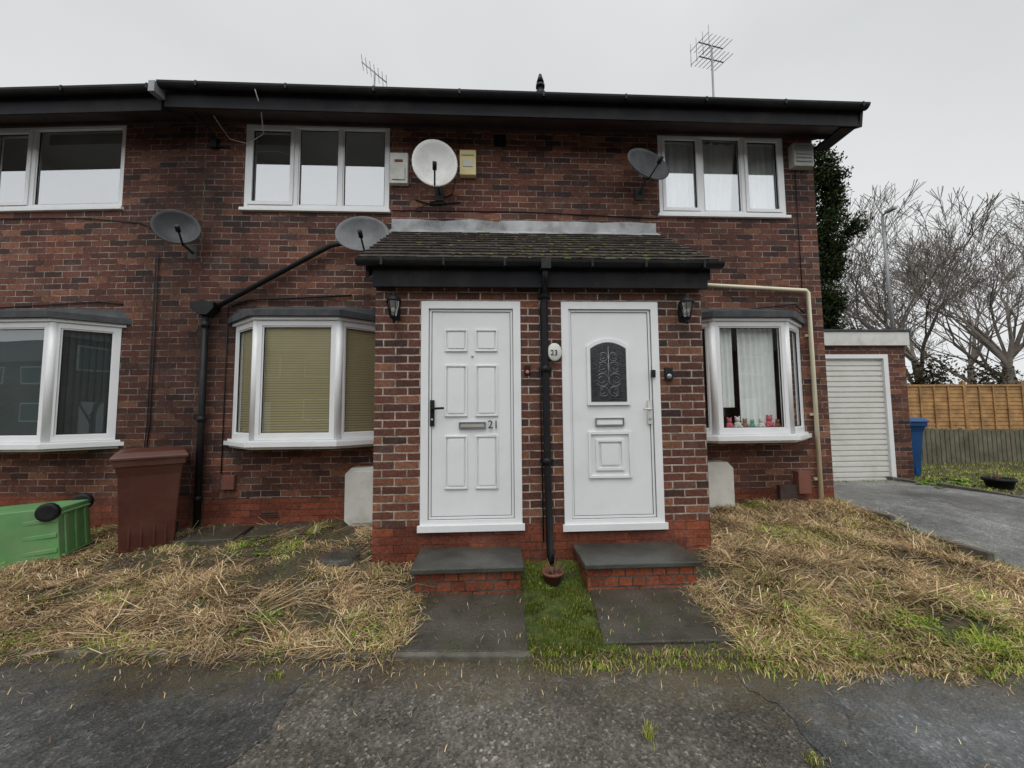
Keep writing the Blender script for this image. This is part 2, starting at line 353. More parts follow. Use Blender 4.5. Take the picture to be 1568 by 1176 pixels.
def step(x0,x1):
    mb=MB(); mb.box(x0+0.01,x1-0.01,3.16,P-0.002,-0.02,0.225,'stepbrick'); mb.box(x0-0.02,x1+0.02,3.12,P-0.003,0.227,0.268,'slab')
    return mb.make('doorstep',bevel=0.008)
step(-0.64,0.22); step(0.74,1.66)
mb=MB(); zc=float(g(-1.42,3.75)); mb.lathe([(0,0.05),(0.15,0.05),(0.17,0.035),(0.17,-0.05)],(-1.42,3.72,zc),'pavslab',20,1.05,0.9); mb.make('drain_cover')

# ------------------------------------------------------------ windows
def frame(mb,x0,x1,z0,z1,w,y0,y1,mat='white'):
    mb.box(x0,x0+w,y0,y1,z0,z1,mat); mb.box(x1-w,x1,y0,y1,z0,z1,mat)
    mb.box(x0+w,x1-w,y0,y1,z0,z0+w,mat); mb.box(x0+w,x1-w,y0,y1,z1-w,z1,mat)
def window(mb,x0,x1,z0,z1,cuts,openers,glass='glass',w=0.05):
    xsn=[x0]+cuts+[x1]; frame(mb,x0,x1,z0,z1,w,0,0.07)
    for c in cuts: mb.box(c-w/2,c+w/2,0.002,0.068,z0+w,z1-w,'white')
    for i in range(len(xsn)-1):
        a=xsn[i]+(w if i==0 else w/2); b=xsn[i+1]-(w if i==len(xsn)-2 else w/2)
        if i in openers: frame(mb,a+0.001,b-0.001,z0+w+0.001,z1-w-0.001,0.042,-0.012,0.05)
        else: frame(mb,a+0.001,b-0.001,z0+w+0.001,z1-w-0.001,0.014,0.012,0.05)
        mb.face([(a,0.03,z0+w),(b,0.03,z0+w),(b,0.03,z1-w),(a,0.03,z1-w)],glass)
        gi=0.042 if i in openers else 0.014
        frame(mb,a+gi,b-gi,z0+w+gi,z1-w-gi,0.006,0.006 if i in openers else 0.016,0.029,'black')
def wall(mb,x0,x1,z0,z1,holes,y,depth,zplinth=None):
    X=sorted(set([x0,x1]+[h[0] for h in holes]+[h[1] for h in holes])); Z=sorted(set([z0,z1]+([zplinth] if zplinth else [])+[h[2] for h in holes]+[h[3] for h in holes]))
    for i in range(len(X)-1):
        for j in range(len(Z)-1):
            cx=(X[i]+X[i+1])/2; cz=(Z[j]+Z[j+1])/2
            if any(h[0]<cx<h[1] and h[2]<cz<h[3] for h in holes): continue
            mb.face([(X[i],y,Z[j]),(X[i+1],y,Z[j]),(X[i+1],y,Z[j+1]),(X[i],y,Z[j+1])],'plinth' if zplinth and cz<zplinth else 'brick')
    for h in holes:
        a,b,c,d=h
        mb.face([(a,y,c),(a,y+depth,c),(a,y+depth,d),(a,y,d)],'brick'); mb.face([(b,y,c),(b,y+depth,c),(b,y+depth,d),(b,y,d)],'brick')
        mb.face([(a,y,c),(b,y,c),(b,y+depth,c),(a,y+depth,c)],'brick'); mb.face([(a,y,d),(b,y,d),(b,y+depth,d),(a,y+depth,d)],'brick')
def room(mb,x0,x1,z0,z1,y0,mat,d=1.3):
    a,b,c,e=x0-0.3,x1+0.3,z0-0.3,z1+0.06; y1=y0+d
    mb.face([(a,y1,c),(b,y1,c),(b,y1,e),(a,y1,e)],mat); mb.face([(a,y0,c),(a,y1,c),(a,y1,e),(a,y0,e)],mat)
    mb.face([(b,y0,c),(b,y1,c),(b,y1,e),(b,y0,e)],mat); mb.face([(a,y0,e),(b,y0,e),(b,y1,e),(a,y1,e)],mat); mb.face([(a,y0,c),(b,y0,c),(b,y1,c),(a,y1,c)],mat)
def curtain(mb,x0,x1,z0,z1,y,amp=0.02,wl=0.09,mat='curtain',ph=0.0,gather=0.0):
    n=int((x1-x0)/0.012)+1
    for i in range(n):
        def pp(k,z):
            t=k/n; xx=x0+(x1-x0)*t; s_=(z-z0)/(z1-z0)
            return (xx-gather*(1-s_)*t,y+amp*math.sin(xx/wl*6.28+ph+math.sin(xx*9)),z)
        mb.face([pp(i,z0),pp(i+1,z0),pp(i+1,z1),pp(i,z1)],mat,True)
BD=0.35
def bay(mb,xa,z0=1.13,z1=2.52,y=0.0,content=None,glass='glass',openers=((),(),())):
    xb=xa+0.44; xc=xa+1.34; xd=xa+1.78; T0=mb.T.copy()
    pts=[(xa,y),(xb,y-BD),(xc,y-BD),(xd,y)]
    base=z0+0.07
    def expand(e): return [(xa-e*1.3,y),(xb-e*0.45,y-BD-e),(xc+e*0.45,y-BD-e),(xd+e*1.3,y)]
    mb.prism(expand(0.07),z0,z0+0.045,'z','white')
    mb.prism(expand(0.035),z0+0.047,base-0.002,'z','white')
    mb.prism(expand(0.02),z0-0.03,z0-0.002,'z','whitedirty')
    for k,(p,q) in enumerate(zip(pts[:-1],pts[1:])):
        d=Vector((q[0]-p[0],q[1]-p[1],0)); L=d.length; an=math.atan2(d.y,d.x)
        mb.T=T0@Matrix.Translation((p[0],p[1],0))@Matrix.Rotation(an,4,'Z')
        window(mb,0.012,L-0.012,base,z1,[],openers[k],glass,w=0.06)
        if content: content(mb,k,L,base+0.06,z1-0.06)
    mb.T=T0
    for p in pts[1:3]: mb.tube([(p[0],p[1]+0.03,base),(p[0],p[1]+0.03,z1)],0.042,'white',10)
    mb.prism(expand(0.03),z1+0.002,z1+0.035,'z','white')
    mb.prism(expand(0.075),z1+0.037,z1+0.105,'z','felt')
    e1=expand(0.06); zt=z1+0.107
    ins=[(xa+0.02,y),(xb+0.05,y-0.1),(xc-0.05,y-0.1),(xd-0.02,y)]
    for k in range(3):
        mb.face([(*e1[k],zt),(*e1[k+1],zt),(*ins[k+1],zt+0.11),(*ins[k],zt+0.11)],'felt')
    mb.face([(*p,zt+0.11) for p in ins],'felt')
def slats(mb,x0,x1,z0,z1,y,mat,step_=0.028):
    z=z0
    while z<z1:
        mb.face([(x0,y,z),(x1,y,z),(x1,y-0.010,z+step_-0.004),(x0,y-0.010,z+step_-0.004)],mat); z+=step_
    mb.face([(x0,y+0.01,z0),(x1,y+0.01,z0),(x1,y+0.01,z1),(x0,y+0.01,z1)],'roomdark')

# ------------------------------------------------------------ eaves (local y: wall face = 0)
def eaves(mb,x0,x1,y=0.0,dz0=0.0):
    T0=mb.T.copy(); mb.T=T0@Matrix.Translation((0,0,dz0))
    prof=[(-0.46,4.89),(-0.44,4.89),(-0.44,5.09),(-0.46,5.09)]
    mb.prism([(y+a,b) for a,b in prof],x0,x1,'x','fascia')
    mb.face([(x0,y-0.44,4.895),(x1,y-0.44,4.895),(x1,y,5.112-dz0),(x0,y,5.112-dz0)],'soffit')
    mb.box(x0,x1-0.02,y-0.03,y-0.002,5.055-dz0,5.10-dz0,'soffit')
    gz=5.10; pr=[]
    for k in range(9): t=math.pi*k/8; pr.append((y-0.525-0.055*math.cos(t),gz-0.055*math.sin(t)))
    pr+=[(p[0]+(0.006 if p[0]<y-0.525 else -0.006),max(p[1],gz-0.045)) for p in reversed(pr)]
    mb.prism(pr,x0,x1+0.02,'x','black')
    x=x0+0.4
    while x<x1: mb.box(x,x+0.02,y-0.583,y-0.46,5.05,5.106,'black'); x+=0.95
    h=math.tan(R(28))
    mb.face([(x0,y-0.50,5.13),(x1,y-0.50,5.13),(x1,y+3.9,5.13+4.4*h),(x0,y+3.9,5.13+4.4*h)],'tile')
    mb.face([(x0,y+8.3,5.13),(x1,y+8.3,5.13),(x1,y+3.9,5.13+4.4*h),(x0,y+3.9,5.13+4.4*h)],'tile')
    x=x0; b0=5.115
    while x<x1-0.05:
        w=min(0.168,x1-x); dz=random.uniform(-.003,.006)
        A_=[(x+0.002,y-0.515,b0+dz),(x+w-0.004,y-0.515,b0+dz)]
        mb.face([A_[0],A_[1],(x+w-0.004,y-0.2,b0+0.315*h+dz),(x+0.002,y-0.2,b0+0.315*h+dz)],'tile')
        mb.face([A_[0],A_[1],(x+w-0.004,y-0.515,b0+dz+0.016),(x+0.002,y-0.515,b0+dz+0.016)],'tile')
        mb.face([(x+0.002,y-0.515,b0+0.016+dz),(x+w-0.004,y-0.515,b0+0.016+dz),(x+w-0.004,y-0.2,b0+0.016+0.315*h+dz),(x+0.002,y-0.2,b0+0.016+0.315*h+dz)],'tile')
        if random.random()<0.35: mb.ball((x+random.uniform(0,.16),y-0.50,b0+0.018),random.uniform(.008,.016),'moss',1.5,1,0.7,6)
        x+=0.17
    mb.T=T0

# ------------------------------------------------------------ main house
house=empty('brick_house')
XR=4.24; XJ=-3.5
mb=MB()
hl=(-3.03,-1.28,3.96,5.085); hr=(2.15,3.84,3.97,5.095)
bhl=(-2.95,-1.40,1.25,2.5); bhr=(2.25,3.75,1.25,2.5)
wall(mb,XJ,XR,-0.2,5.15,[hl,hr,bhl,bhr],W,0.13,0.5)
mb.face([(XR,W,-0.2),(XR,13,-0.2),(XR,13,0.5),(XR,W,0.5)],'plinth'); mb.face([(XR,W,0.5),(XR,13,0.5),(XR,13,5.15),(XR,8.6,7.3),(XR,W,5.15)],'brick')
mb.face([(XJ,12.9,-0.2),(XR,12.9,-0.2),(XR,12.9,5.15),(XJ,12.9,5.15)],'brick')
mb.make('walls',house)
mb=MB(); mb.T=Matrix.Translation((0,W,0)); eaves(mb,-3.62,4.46)
mb.prism([(-0.46,4.88),(0.0,5.09),(0.35,5.28),(0.35,5.42),(-0.5,5.15)],4.44,4.475,'x','fascia')
mb.face([(4.24,-0.44,4.905),(4.44,-0.44,4.905),(4.44,3.9,7.24),(4.24,3.9,7.24)],'soffit')
mb.box(4.25,4.43,-0.42,-0.01,4.89,4.92,'fascia')
mb.make('roof',house)
mb=MB(); mb.T=Matrix.Translation((0,W+0.005,0))
window(mb,-3.03,-1.28,3.985,5.08,[-2.42,-1.88],(0,),'glasshi')
mb.box(-3.06,-1.26,-0.045,0.06,3.945,3.983,'white')
window(mb,2.15,3.84,3.995,5.09,[2.72,3.28],(0,2),'glasshi')
mb.box(2.12,3.87,-0.045,0.06,3.955,3.993,'white')
mb.make('upper_windows',house,bevel=0.004)
mb=MB()
room(mb,-3.0,-1.3,4.0,5.05,W+0.12,'room'); room(mb,2.2,3.8,4.0,5.05,W+0.12,'room')
room(mb,-2.9,-1.5,1.2,2.5,W+0.12,'roomdark'); room(mb,2.3,3.7,1.2,2.5,W+0.12,'roomdark')
mb.make('rooms',house)
mb=MB()
curtain(mb,2.18,2.68,4.0,5.05,W+0.13,0.02,0.10); curtain(mb,2.78,3.26,4.0,5.05,W+0.13,0.015,0.13,gather=0.1); curtain(mb,3.34,3.80,4.0,5.05,W+0.13,0.02,0.10)
mb.box(-3.0,-2.44,W+0.135,W+0.145,4.90,5.06,'beige')
mb.make('curtains',house)
mb=MB(); mb.T=Matrix.Translation((0,W,0))
bay(mb,-3.06,content=lambda m,k,L,a,b: slats(m,0.07,L-0.07,a,b,0.06,'blindcream'))
mb.make('bay_window_blinds',house)
mb=MB(); mb.T=Matrix.Translation((0,W,0))
def cur(m,k,L,a,b):
    if k==1: curtain(m,0.36,L-0.07,a,b,0.13,0.018,0.075); curtain(m,0.07,0.30,a+0.25,b,0.12,0.018,0.06)
    if k==2: curtain(m,0.07,L-0.1,a,b,0.10,0.015,0.06)
    if k==0: curtain(m,0.09,L-0.3,a,b,0.10,0.015,0.06)
bay(mb,2.13,content=cur)
mb.make('bay_window_curtains',house)
mb=MB()
for i in range(5):
    x0=-1.24+i*0.664; mb.prism([(x0,3.73),(x0+0.67,3.73),(x0+0.67,3.865+random.uniform(-.015,.015)),(x0+0.3,3.87+random.uniform(-.01,.015)),(x0,3.865+random.uniform(-.015,.015))],W-0.014-0.003*(i%2),W-0.001,'y','lead')
mb.prism([(W-0.13,3.66),(W-0.001,3.75),(W-0.001,3.73),(W-0.13,3.64)],-1.24,2.09,'x','lead')
mb.make('lead_flashing',house)
# ---- porch
mb=MB()
PX0,PX1=-1.095,2.03
def pw(zs0,zs1,mat,xa,xb): mb.face([(xa,P,zs0),(xb,P,zs0),(xb,P,zs1),(xa,P,zs1)],mat)
D1=(-0.67,0.26,0.44,2.53); D2=(0.65,1.59,0.42,2.53)
for xa,xb in ((PX0,D1[0]),(D1[1],D2[0]),(D2[1],PX1)):
    pw(-0.1,0.46,'plinth',xa,xb); pw(0.46,2.53,'brickP',xa,xb)
for d in (D1,D2):
    pw(-0.1,d[2],'plinth',d[0],d[1])
    for xx in (d[0],d[1]): mb.face([(xx,P,d[2]),(xx,P+0.1,d[2]),(xx,P+0.1,d[3]),(xx,P,d[3])],'brickP')
    mb.face([(d[0],P,d[2]),(d[1],P,d[2]),(d[1],P+0.1,d[2]),(d[0],P+0.1,d[2])],'plinth')
mb.face([(PX0,P,2.53),(PX1,P,2.53),(PX1,P,2.9),(PX0,P,2.9)],'brickP')
for xx in (PX0,PX1):
    mb.face([(xx,P,-0.1),(xx,W,-0.1),(xx,W,0.46),(xx,P,0.46)],'plinth')
    mb.face([(xx,P,0.46),(xx,W,0.46),(xx,W,3.65),(xx,P,2.88)],'brickP')
mb.make('porch_walls',house)
mb=MB()
ang=math.atan2(0.83,1.23); L=math.hypot(0.83,1.23)
Y0=3.45; Z0=2.875
T=Matrix.Translation((0,Y0,Z0))@Matrix.Rotation(ang,4,'X'); mb.T=T
mb.box(-1.19,2.10,0.0,L,-0.03,-0.006,'fascia')
rows=11; ex=L/rows
for r_ in range(rows):
    x=-1.21-(0.085 if r_%2 else 0)
    while x<2.12:
        a=max(x,-1.21); b=min(x+0.165,2.12)
        if b-a>0.03:
            j=random.uniform(-.007,.007); y0=r_*ex-0.02+j; y1=y0+ex+0.03; dz=random.uniform(0,.006)
            c=[(a,y0,0.016+dz),(b,y0,0.016+dz+random.uniform(-.004,.004)),(b,y1,0.0),(a,y1,0.0)]
            d=[(p[0],p[1],p[2]+0.016) for p in c]
            mb.face(d,'tile'); mb.face([c[0],c[1],d[1],d[0]],'tile'); mb.face([c[1],c[2],d[2],d[1]],'tile'); mb.face([c[3],c[0],d[0],d[3]],'tile')
        x+=0.170
for k in range(170):
    x=random.gauss(0.8,0.55) if k<120 else random.uniform(-1.15,2.05); yy=random.uniform(0.0,1.4)
    if -1.15<x<2.05: mb.ball((x,int(yy/ex)*ex-0.018+random.uniform(-.01,.01),0.030),random.uniform(0.006,0.018),'moss',1.7,1.1,0.6,7)
mb.T=Matrix.Identity(4)
mb.make('porch_roof_tiles',house)
mb=MB()
mb.box(-1.10,2.05,3.50,3.53,2.64,2.86,'fascia'); mb.box(-1.10,2.05,3.532,3.6,2.66,2.68,'fascia')
for xx in (-1.16,2.05):
    mb.prism([(3.50,2.72),(4.66,3.50),(4.66,3.66),(3.50,2.88)],xx,xx+0.03,'x','fascia')
pr=[]
for k in range(9): t=math.pi*k/8; pr.append((3.44-0.055*math.cos(t),2.865-0.055*math.sin(t)))
pr+=[(p[0]*0.9+3.44*0.1,min(p[1]+0.006,2.865)) for p in reversed(pr)]
mb.prism(pr,-1.22,2.16,'x','black')
for x in (-1.0,-0.45,0.1,0.9,1.4,1.95): mb.box(x,x+0.022,3.38,3.50,2.80,2.872,'black')
mb.box(0.44,0.53,3.38,3.50,2.78,2.873,'black')
mb.make('porch_gutter',house,bevel=0.003)
# downpipes
mb=MB()
mb.tube([(0.485,3.44,2.82),(0.485,3.44,2.72),(0.485,3.545,2.6),(0.485,3.56,2.5),(0.495,3.56,1.0),(0.505,3.555,0.22),(0.505,3.50,0.14)],0.033,'black',10)
for z in (2.55,1.85,1.0): mb.tube([(0.487,3.56,z),(0.487,3.56,z+0.06)],0.042,'black',10); mb.box(0.43,0.55,3.575,3.598,z+0.01,z+0.05,'black')
mb.tube([(0.45,3.575,2.5),(0.44,3.57,1.5),(0.45,3.575,0.3)],0.007,'black',5)
yl=W-0.07
mb.tube([(-3.36,yl,2.66),(-3.355,yl,0.2)],0.036,'black',10)
for z in (2.5,1.4,0.5): mb.tube([(-3.357,yl,z),(-3.357,yl,z+0.06)],0.045,'black',10)
mb.prism([(-3.50,2.79),(-3.24,2.79),(-3.24,2.72),(-3.31,2.64),(-3.41,2.64),(-3.50,2.72)],yl-0.06,yl+0.06,'y','black')
mb.tube([(-3.25,yl,2.74),(-1.95,yl,3.50),(-1.3,yl,3.62),(-1.2,yl-0.3,3.35)],0.03,'black',8)
mb.tube([(-3.1,W-0.03,2.76),(-2.9,W-0.03,2.84),(-1.7,W-0.03,2.9)],0.012,'black',6)
mb.tube([(2.5,W-0.06,3.06),(3.98,W-0.06,2.99),(4.01,W-0.06,2.96),(4.02,W-0.06,0.33)],0.024,'cream',8)
for z in (2.4,1.4,0.6): mb.box(3.98,4.06,W-0.03,W-0.002,z,z+0.03,'cream')
mb.tube([(2.5,W-0.03,2.66),(3.85,W-0.03,2.82),(3.97,W-0.03,2.7)],0.009,'black',5)
c=[(-2.6,W-0.55,5.05),(-2.62,W-0.4,4.95),(-2.75,W-0.12,4.85),(-2.98,W-0.04,4.78),(-3.2,W-0.03,4.84),(-3.3,W-0.04,4.98),(-3.28,W-0.2,5.0)]
mb.tube(c,0.005,'whitedirty',5)
mb.tube([(-3.42,W-0.3,4.96),(-3.40,W-0.05,4.9),(-3.38,W-0.03,4.76),(-3.2,W-0.03,4.74)],0.012,'black',5); mb.box(-3.42,-3.34,W-0.06,W-0.001,4.72,4.84,'black')
mb.tube([(-1.24,W-0.01,3.98),(0.4,W-0.01,3.99),(2.15,W-0.01,3.93)],0.006,'black',5)
mb.tube([(3.98,W-0.01,4.6),(3.98,W-0.01,3.0)],0.005,'black',5)
mb.tube([(-0.45,W-0.012,4.42),(-0.50,W-0.012,4.2),(-0.95,W-0.012,4.0)],0.005,'black',5)
mb.tube([(-0.95,W-0.012,4.12),(-0.75,W-0.012,4.06),(-0.4,W-0.012,4.10)],0.008,'black',5)
mb.tube([(-3.15,W-0.012,2.8),(-3.15,W-0.012,0.8)],0.006,'black',5)
mb.make('drainpipes_and_cables',house)
mb=MB()
mb.box(0.06,0.15,W-0.05,W-0.001,4.87,4.98,'black'); mb.box(0.03,0.18,W-0.02,W-0.001,4.84,5.0,'black')
mb.box(-3.12,-2.98,W-0.05,W-0.001,0.62,0.78,'terracotta'); mb.box(3.72,3.88,W-0.09,W-0.001,0.45,0.72,'terracotta'); mb.box(3.5,3.72,W-0.06,W-0.001,0.36,0.55,'soffit')
for z in (0.285,0.31,0.335): mb.box(-2.7,-2.5,W-0.010,W-0.001,z,z+0.012,'soffit')
mb.make('wall_vents',house,bevel=0.006)
# ---- doors
def doorframe(mb,D):
    x0,x1,z0,z1=D
    frame(mb,x0,x1,z0,z1,0.070,-0.035,0.06)
    frame(mb,x0+0.074,x1-0.074,z0+0.074,z1-0.074,0.020,-0.014,0.05)
    frame(mb,x0+0.070,x1-0.070,z0+0.070,z1-0.070,0.0038,-0.02,0.05,'gasket')
    lx0,lx1,lz0,lz1=x0+0.098,x1-0.098,z0+0.098,z1-0.098
    frame(mb,x0+0.094,x1-0.094,z0+0.094,z1-0.094,0.0038,-0.008,0.05,'gasket')
    mb.box(lx0,lx1,-0.003,0.045,lz0,lz1,'white')
    mb.box(x0-0.02,x1+0.02,-0.06,-0.036,z0-0.03,z0+0.03,'white')
    return lx0,lx1,lz0,lz1
def door1():
    mb=MB(); mb.T=Matrix.Translation((0,P+0.02,0))
    lx0,lx1,lz0,lz1=doorframe(mb,D1)
    cx=(lx0+lx1)/2
    for s_ in (-1,1):
        for (a,b) in ((508,538),(563,637),(670,745)):
            zt=2.53-(a-463)*.00615; zb=2.53-(b-463)*.00615; xa=cx+s_*0.142
            frame(mb,xa-0.105,xa+0.105,zb-0.012,zt+0.012,0.014,-0.020,-0.002); mb.prism([(xa-0.075,zb+0.018),(xa+0.075,zb+0.018),(xa+0.075,zt-0.018),(xa-0.075,zt-0.018)],-0.016,-0.002,'y','white')
    mb.make('panel_door',house,bevel=0.006)
    mb=MB(); mb.T=Matrix.Translation((0,P+0.02,0))
    mb.box(-0.585,-0.545,-0.025,-0.014,1.36,1.60,'black'); mb.tube([(-0.565,-0.025,1.52),(-0.565,-0.08,1.52)],0.012,'black'); mb.tube([(-0.565,-0.078,1.52),(-0.45,-0.078,1.525)],0.011,'black'); mb.ball((-0.565,-0.03,1.42),0.013,'metal')
    frame(mb,-0.32,-0.07,1.335,1.395,0.010,-0.030,-0.005,'metal'); mb.box(-0.305,-0.085,-0.024,-0.005,1.348,1.382,'beige')
    mb.ball((-0.195,-0.01,2.01),0.011,'metal')
    mb.make('door_furniture',house)
    cu=bpy.data.curves.new('door_number','FONT'); cu.body='21'; cu.size=0.105; cu.extrude=0.003; cu.materials.append(M['black'])
    t=bpy.data.objects.new('door_number',cu); scene.collection.objects.link(t); t.location=(-0.055,P-0.006,1.335); t.rotation_euler=(R(90),0,0); t.parent=house
door1()
def door2():
    mb=MB(); mb.T=Matrix.Translation((0,P+0.02,0))
    doorframe(mb,D2)
    cx=1.095; hw=0.205; zb=1.54; zs=2.10; rise=0.075
    def arch(h,zb_,e):
        pts=[(cx-h,zb_),(cx+h,zb_)]
        for k in range(13):
            t=k/12; xx=cx+h-2*h*t; pts.append((xx,zs+e*0.6+(rise+e*0.4)*(1-((xx-cx)/h)**2)))
        return pts
    mb.prism(arch(hw,zb,0.0),-0.028,-0.002,'y','white')
    mb.prism(arch(hw-0.032,zb+0.032,-0.034),-0.031,-0.0285,'y','gasket'); mb.prism(arch(hw-0.038,zb+0.038,-0.041),-0.034,-0.0315,'y','doorglass')
    for e in (0,0.07):
        frame(mb,0.89+e,1.30-e,0.86+e,1.29-e,0.024,-0.024,-0.002)
    mb.box(1.01,1.18,-0.020,-0.002,0.98,1.17,'white')
    mb.make('glazed_door',house,bevel=0.006)
    mb=MB(); mb.T=Matrix.Translation((0,P+0.02,0))
    for s_ in (-1,1):
        for (zc,rr) in ((1.67,0.045),(1.78,0.06),(1.90,0.05),(2.00,0.04)):
            pts=[(cx+s_*(0.02+rr*0.7+rr*math.cos(t)),-0.035,zc+rr*math.sin(t)) for t in [math.pi*(0.2+1.6*k/14) for k in range(15)]]
            mb.tube(pts,0.0022,'metal',4)
            pts=[(cx+s_*(0.03+rr*0.7+rr*0.5*math.cos(t)),-0.035,zc+rr*0.5*math.sin(t)) for t in [math.pi*(1.1+1.5*k/10) for k in range(11)]]
            mb.tube(pts,0.0018,'metal',4)
    mb.tube([(cx,-0.035,1.60),(cx,-0.035,2.10)],0.0025,'metal',4)
    frame(mb,0.96,1.235,1.345,1.42,0.012,-0.028,-0.005,'metal'); mb.box(0.975,1.22,-0.022,-0.005,1.358,1.407,'white')
    mb.box(1.465,1.50,-0.03,-0.014,1.36,1.58,'whitedirty'); mb.tube([(1.482,-0.03,1.50),(1.482,-0.075,1.50),(1.40,-0.075,1.50)],0.010,'whitedirty'); mb.ball((1.482,-0.035,1.41),0.012,'metal')
    mb.box(1.50,1.54,-0.055,-0.036,1.80,1.87,'black')
    mb.make('door_furniture',house)
door2()
# ------------------------------------------------------------ left house
TL=Matrix.Translation((XJ,W,0))@Matrix.Rotation(R(-4),4,'Z')
house2=empty('brick_house')
mb=MB(); mb.T=TL
h1=(-2.76,-1.01,3.985,5.08); h2=(-2.55,-0.98,1.25,2.5)
wall(mb,-12,0.0,-0.3,5.15,[h1,h2],0,0.13,0.55); mb.make('walls',house2)
mb=MB(); mb.T=TL; eaves(mb,-12,-0.13,0.0,-0.035); mb.make('roof',house2)
mb=MB(); mb.T=TL@Matrix.Translation((0,0.005,0))
window(mb,-2.76,-1.01,4.01,5.075,[-2.17],(0,),'glasshi'); mb.box(-2.79,-0.98,-0.045,0.06,3.97,4.008,'white')
mb.make('upper_windows',house2,bevel=0.004)
mb=MB(); mb.T=TL; room(mb,-2.7,-1.05,4.0,5.05,0.12,'room'); room(mb,-2.5,-1.1,1.2,2.5,0.12,'roomdark'); mb.make('rooms',house2)
mb=MB(); mb.T=TL; mb.box(-2.15,-1.05,0.135,0.145,4.93,5.06,'beige'); mb.box(-1.4,-1.1,0.2,0.4,4.0,4.15,'roomdark')
mb.make('curtains',house2)
mb=MB(); mb.T=TL
bay(mb,-2.68,content=lambda m,k,L,a,b: m.box(0.07,L-0.07,0.07,0.08,a,b,'blinddark') if k<2 else [m.face([(0.08+i*0.055,0.06,a),(0.08+i*0.055+0.05,0.085,a),(0.08+i*0.055+0.05,0.085,b),(0.08+i*0.055,0.06,b)],'blinddark') for i in range(8)])
mb.make('bay_window',house2)
mb=MB(); mb.T=TL
mb.tube([(-0.50,-0.02,3.40),(-0.50,-0.015,1.4),(-0.55,-0.015,0.6)],0.007,'black',5); mb.tube([(-0.53,-0.02,3.40),(-0.53,-0.015,1.4),(-0.58,-0.015,0.6)],0.005,'black',5)
mb.tube([(-2.5,-0.012,2.78),(-1.2,-0.012,2.84),(-0.9,-0.012,2.80)],0.006,'black',5); mb.tube([(-3.5,-0.012,3.90),(-1.5,-0.012,3.88),(-0.75,-0.012,3.80),(-0.55,-0.012,3.7)],0.006,'black',5)
mb.box(-0.16,-0.09,-0.59,-0.46,4.97,5.09,'galv')
mb.make('cables',house2)

# ------------------------------------------------------------ satellite dishes
def dish(loc,rx,rz,rot,mat,wall_y):
    root=empty('satellite_dish',Matrix.Translation(loc))
    RT=Matrix.Rotation(rot[2],4,'Z')@Matrix.Rotation(rot[0],4,'X')@Matrix.Rotation(rot[1],4,'Y')
    mb=MB(); mb.T=RT@Matrix.Rotation(R(90),4,'X')
    n=8; prof=[((k/n),0.085*(k/n)**2) for k in range(n+1)]; prof[0]=(0,0)
    mb.lathe(prof,(0,0,0),mat,32,rx,rz)
    mb.lathe([(1.0,0.085),(1.03,0.080),(1.03,0.074),(0.99,0.078)],(0,0,0),mat,32,rx,rz)
    mb.make('reflector',root,solid=0.004)
    mb=MB(); mb.T=RT
    mb.tube([(0,0.03,-rz*0.5),(0,-0.05,-rz*1.03),(0,-0.26,-rz*0.75)],0.010,'black',6)
    mb.tube([(0,-0.24,-rz*0.76),(0,-0.31,-rz*0.62)],0.024,'black',8)
    mb.box(-0.05,0.05,0.0,0.06,-0.08,0.06,'metal')
    mb.T=Matrix.Identity(4)
    dy=wall_y-loc[1]
    mb.tube([(0,0.03,0),(0.02,0.06,-0.14),(0.02,dy-0.02,-0.18)],0.016,'dishg',8); mb.box(-0.03,0.07,dy-0.02,dy-0.002,-0.26,-0.10,'dishg')
    mb.make('arm_and_bracket',root)
dish((-0.675,W-0.27,4.375),0.255,0.31,(R(-8),0,R(8)),'dishw',W)
dish((1.865,W-0.25,4.43),0.285,0.21,(R(-12),R(8),R(16)),'dishg',W)
dish((-1.49,W-0.27,3.51),0.285,0.225,(R(-12),R(-8),R(8)),'dishm',W)
dish((-3.62,W-0.20,3.60),0.215,0.205,(R(-10),R(-18),R(30)),'dishg',W+0.02)
def sbox(name,x0,x1,z0,z1,y,d,mat,extra=None,bev=0.015):
    mb=MB(); mb.box(x0,x1,y-d,y-0.001,z0,z1,mat)
    if extra: extra(mb)
    return mb.make(name,bevel=bev)
sbox('alarm_box',-1.26,-1.04,4.30,4.69,W,0.07,'whitedirty',lambda m:(m.box(-1.23,-1.07,W-0.085,W-0.0701,4.34,4.5,'whitedirty'),m.box(-1.2,-1.1,W-0.08,W-0.0701,4.57,4.60,'terracotta')))
sbox('alarm_box',-0.40,-0.20,4.42,4.74,W,0.08,'yellow',lambda m:(m.box(-0.36,-0.24,W-0.09,W-0.0801,4.52,4.60,'whitedirty'),m.box(-0.38,-0.22,W-0.088,W-0.0801,4.66,4.68,'beige')))
sbox('boiler_flue_terminal',3.90,4.17,4.62,4.93,W,0.10,'beige',lambda m:[m.box(3.93,4.14,W-0.115,W-0.1001,4.67+0.05*i,4.69+0.05*i,'galv') for i in range(5)])
def meter(x0,x1,z0,z1):
    mb=MB(); c=0.07; mb.prism([(x0+c,z0),(x1-c,z0),(x1,z0+c),(x1,z1-c),(x1-c,z1),(x0+c,z1),(x0,z1-c),(x0,z0+c)],W-0.16,W-0.001,'y','whitedirty')
    mb.prism([(x0+c+.03,z0+.04),(x1-c-.03,z0+.04),(x1-.04,z0+c+.03),(x1-.04,z1-c-.03),(x1-c-.03,z1-.04),(x0+c+.03,z1-.04),(x0+.04,z1-c-.03),(x0+.04,z0+c+.03)],W-0.168,W-0.161,'y','whitedirty')
    mb.make('meter_box',bevel=0.012)
meter(-1.69,-1.15,0.20,0.86); meter(2.1,2.86,0.24,0.86)
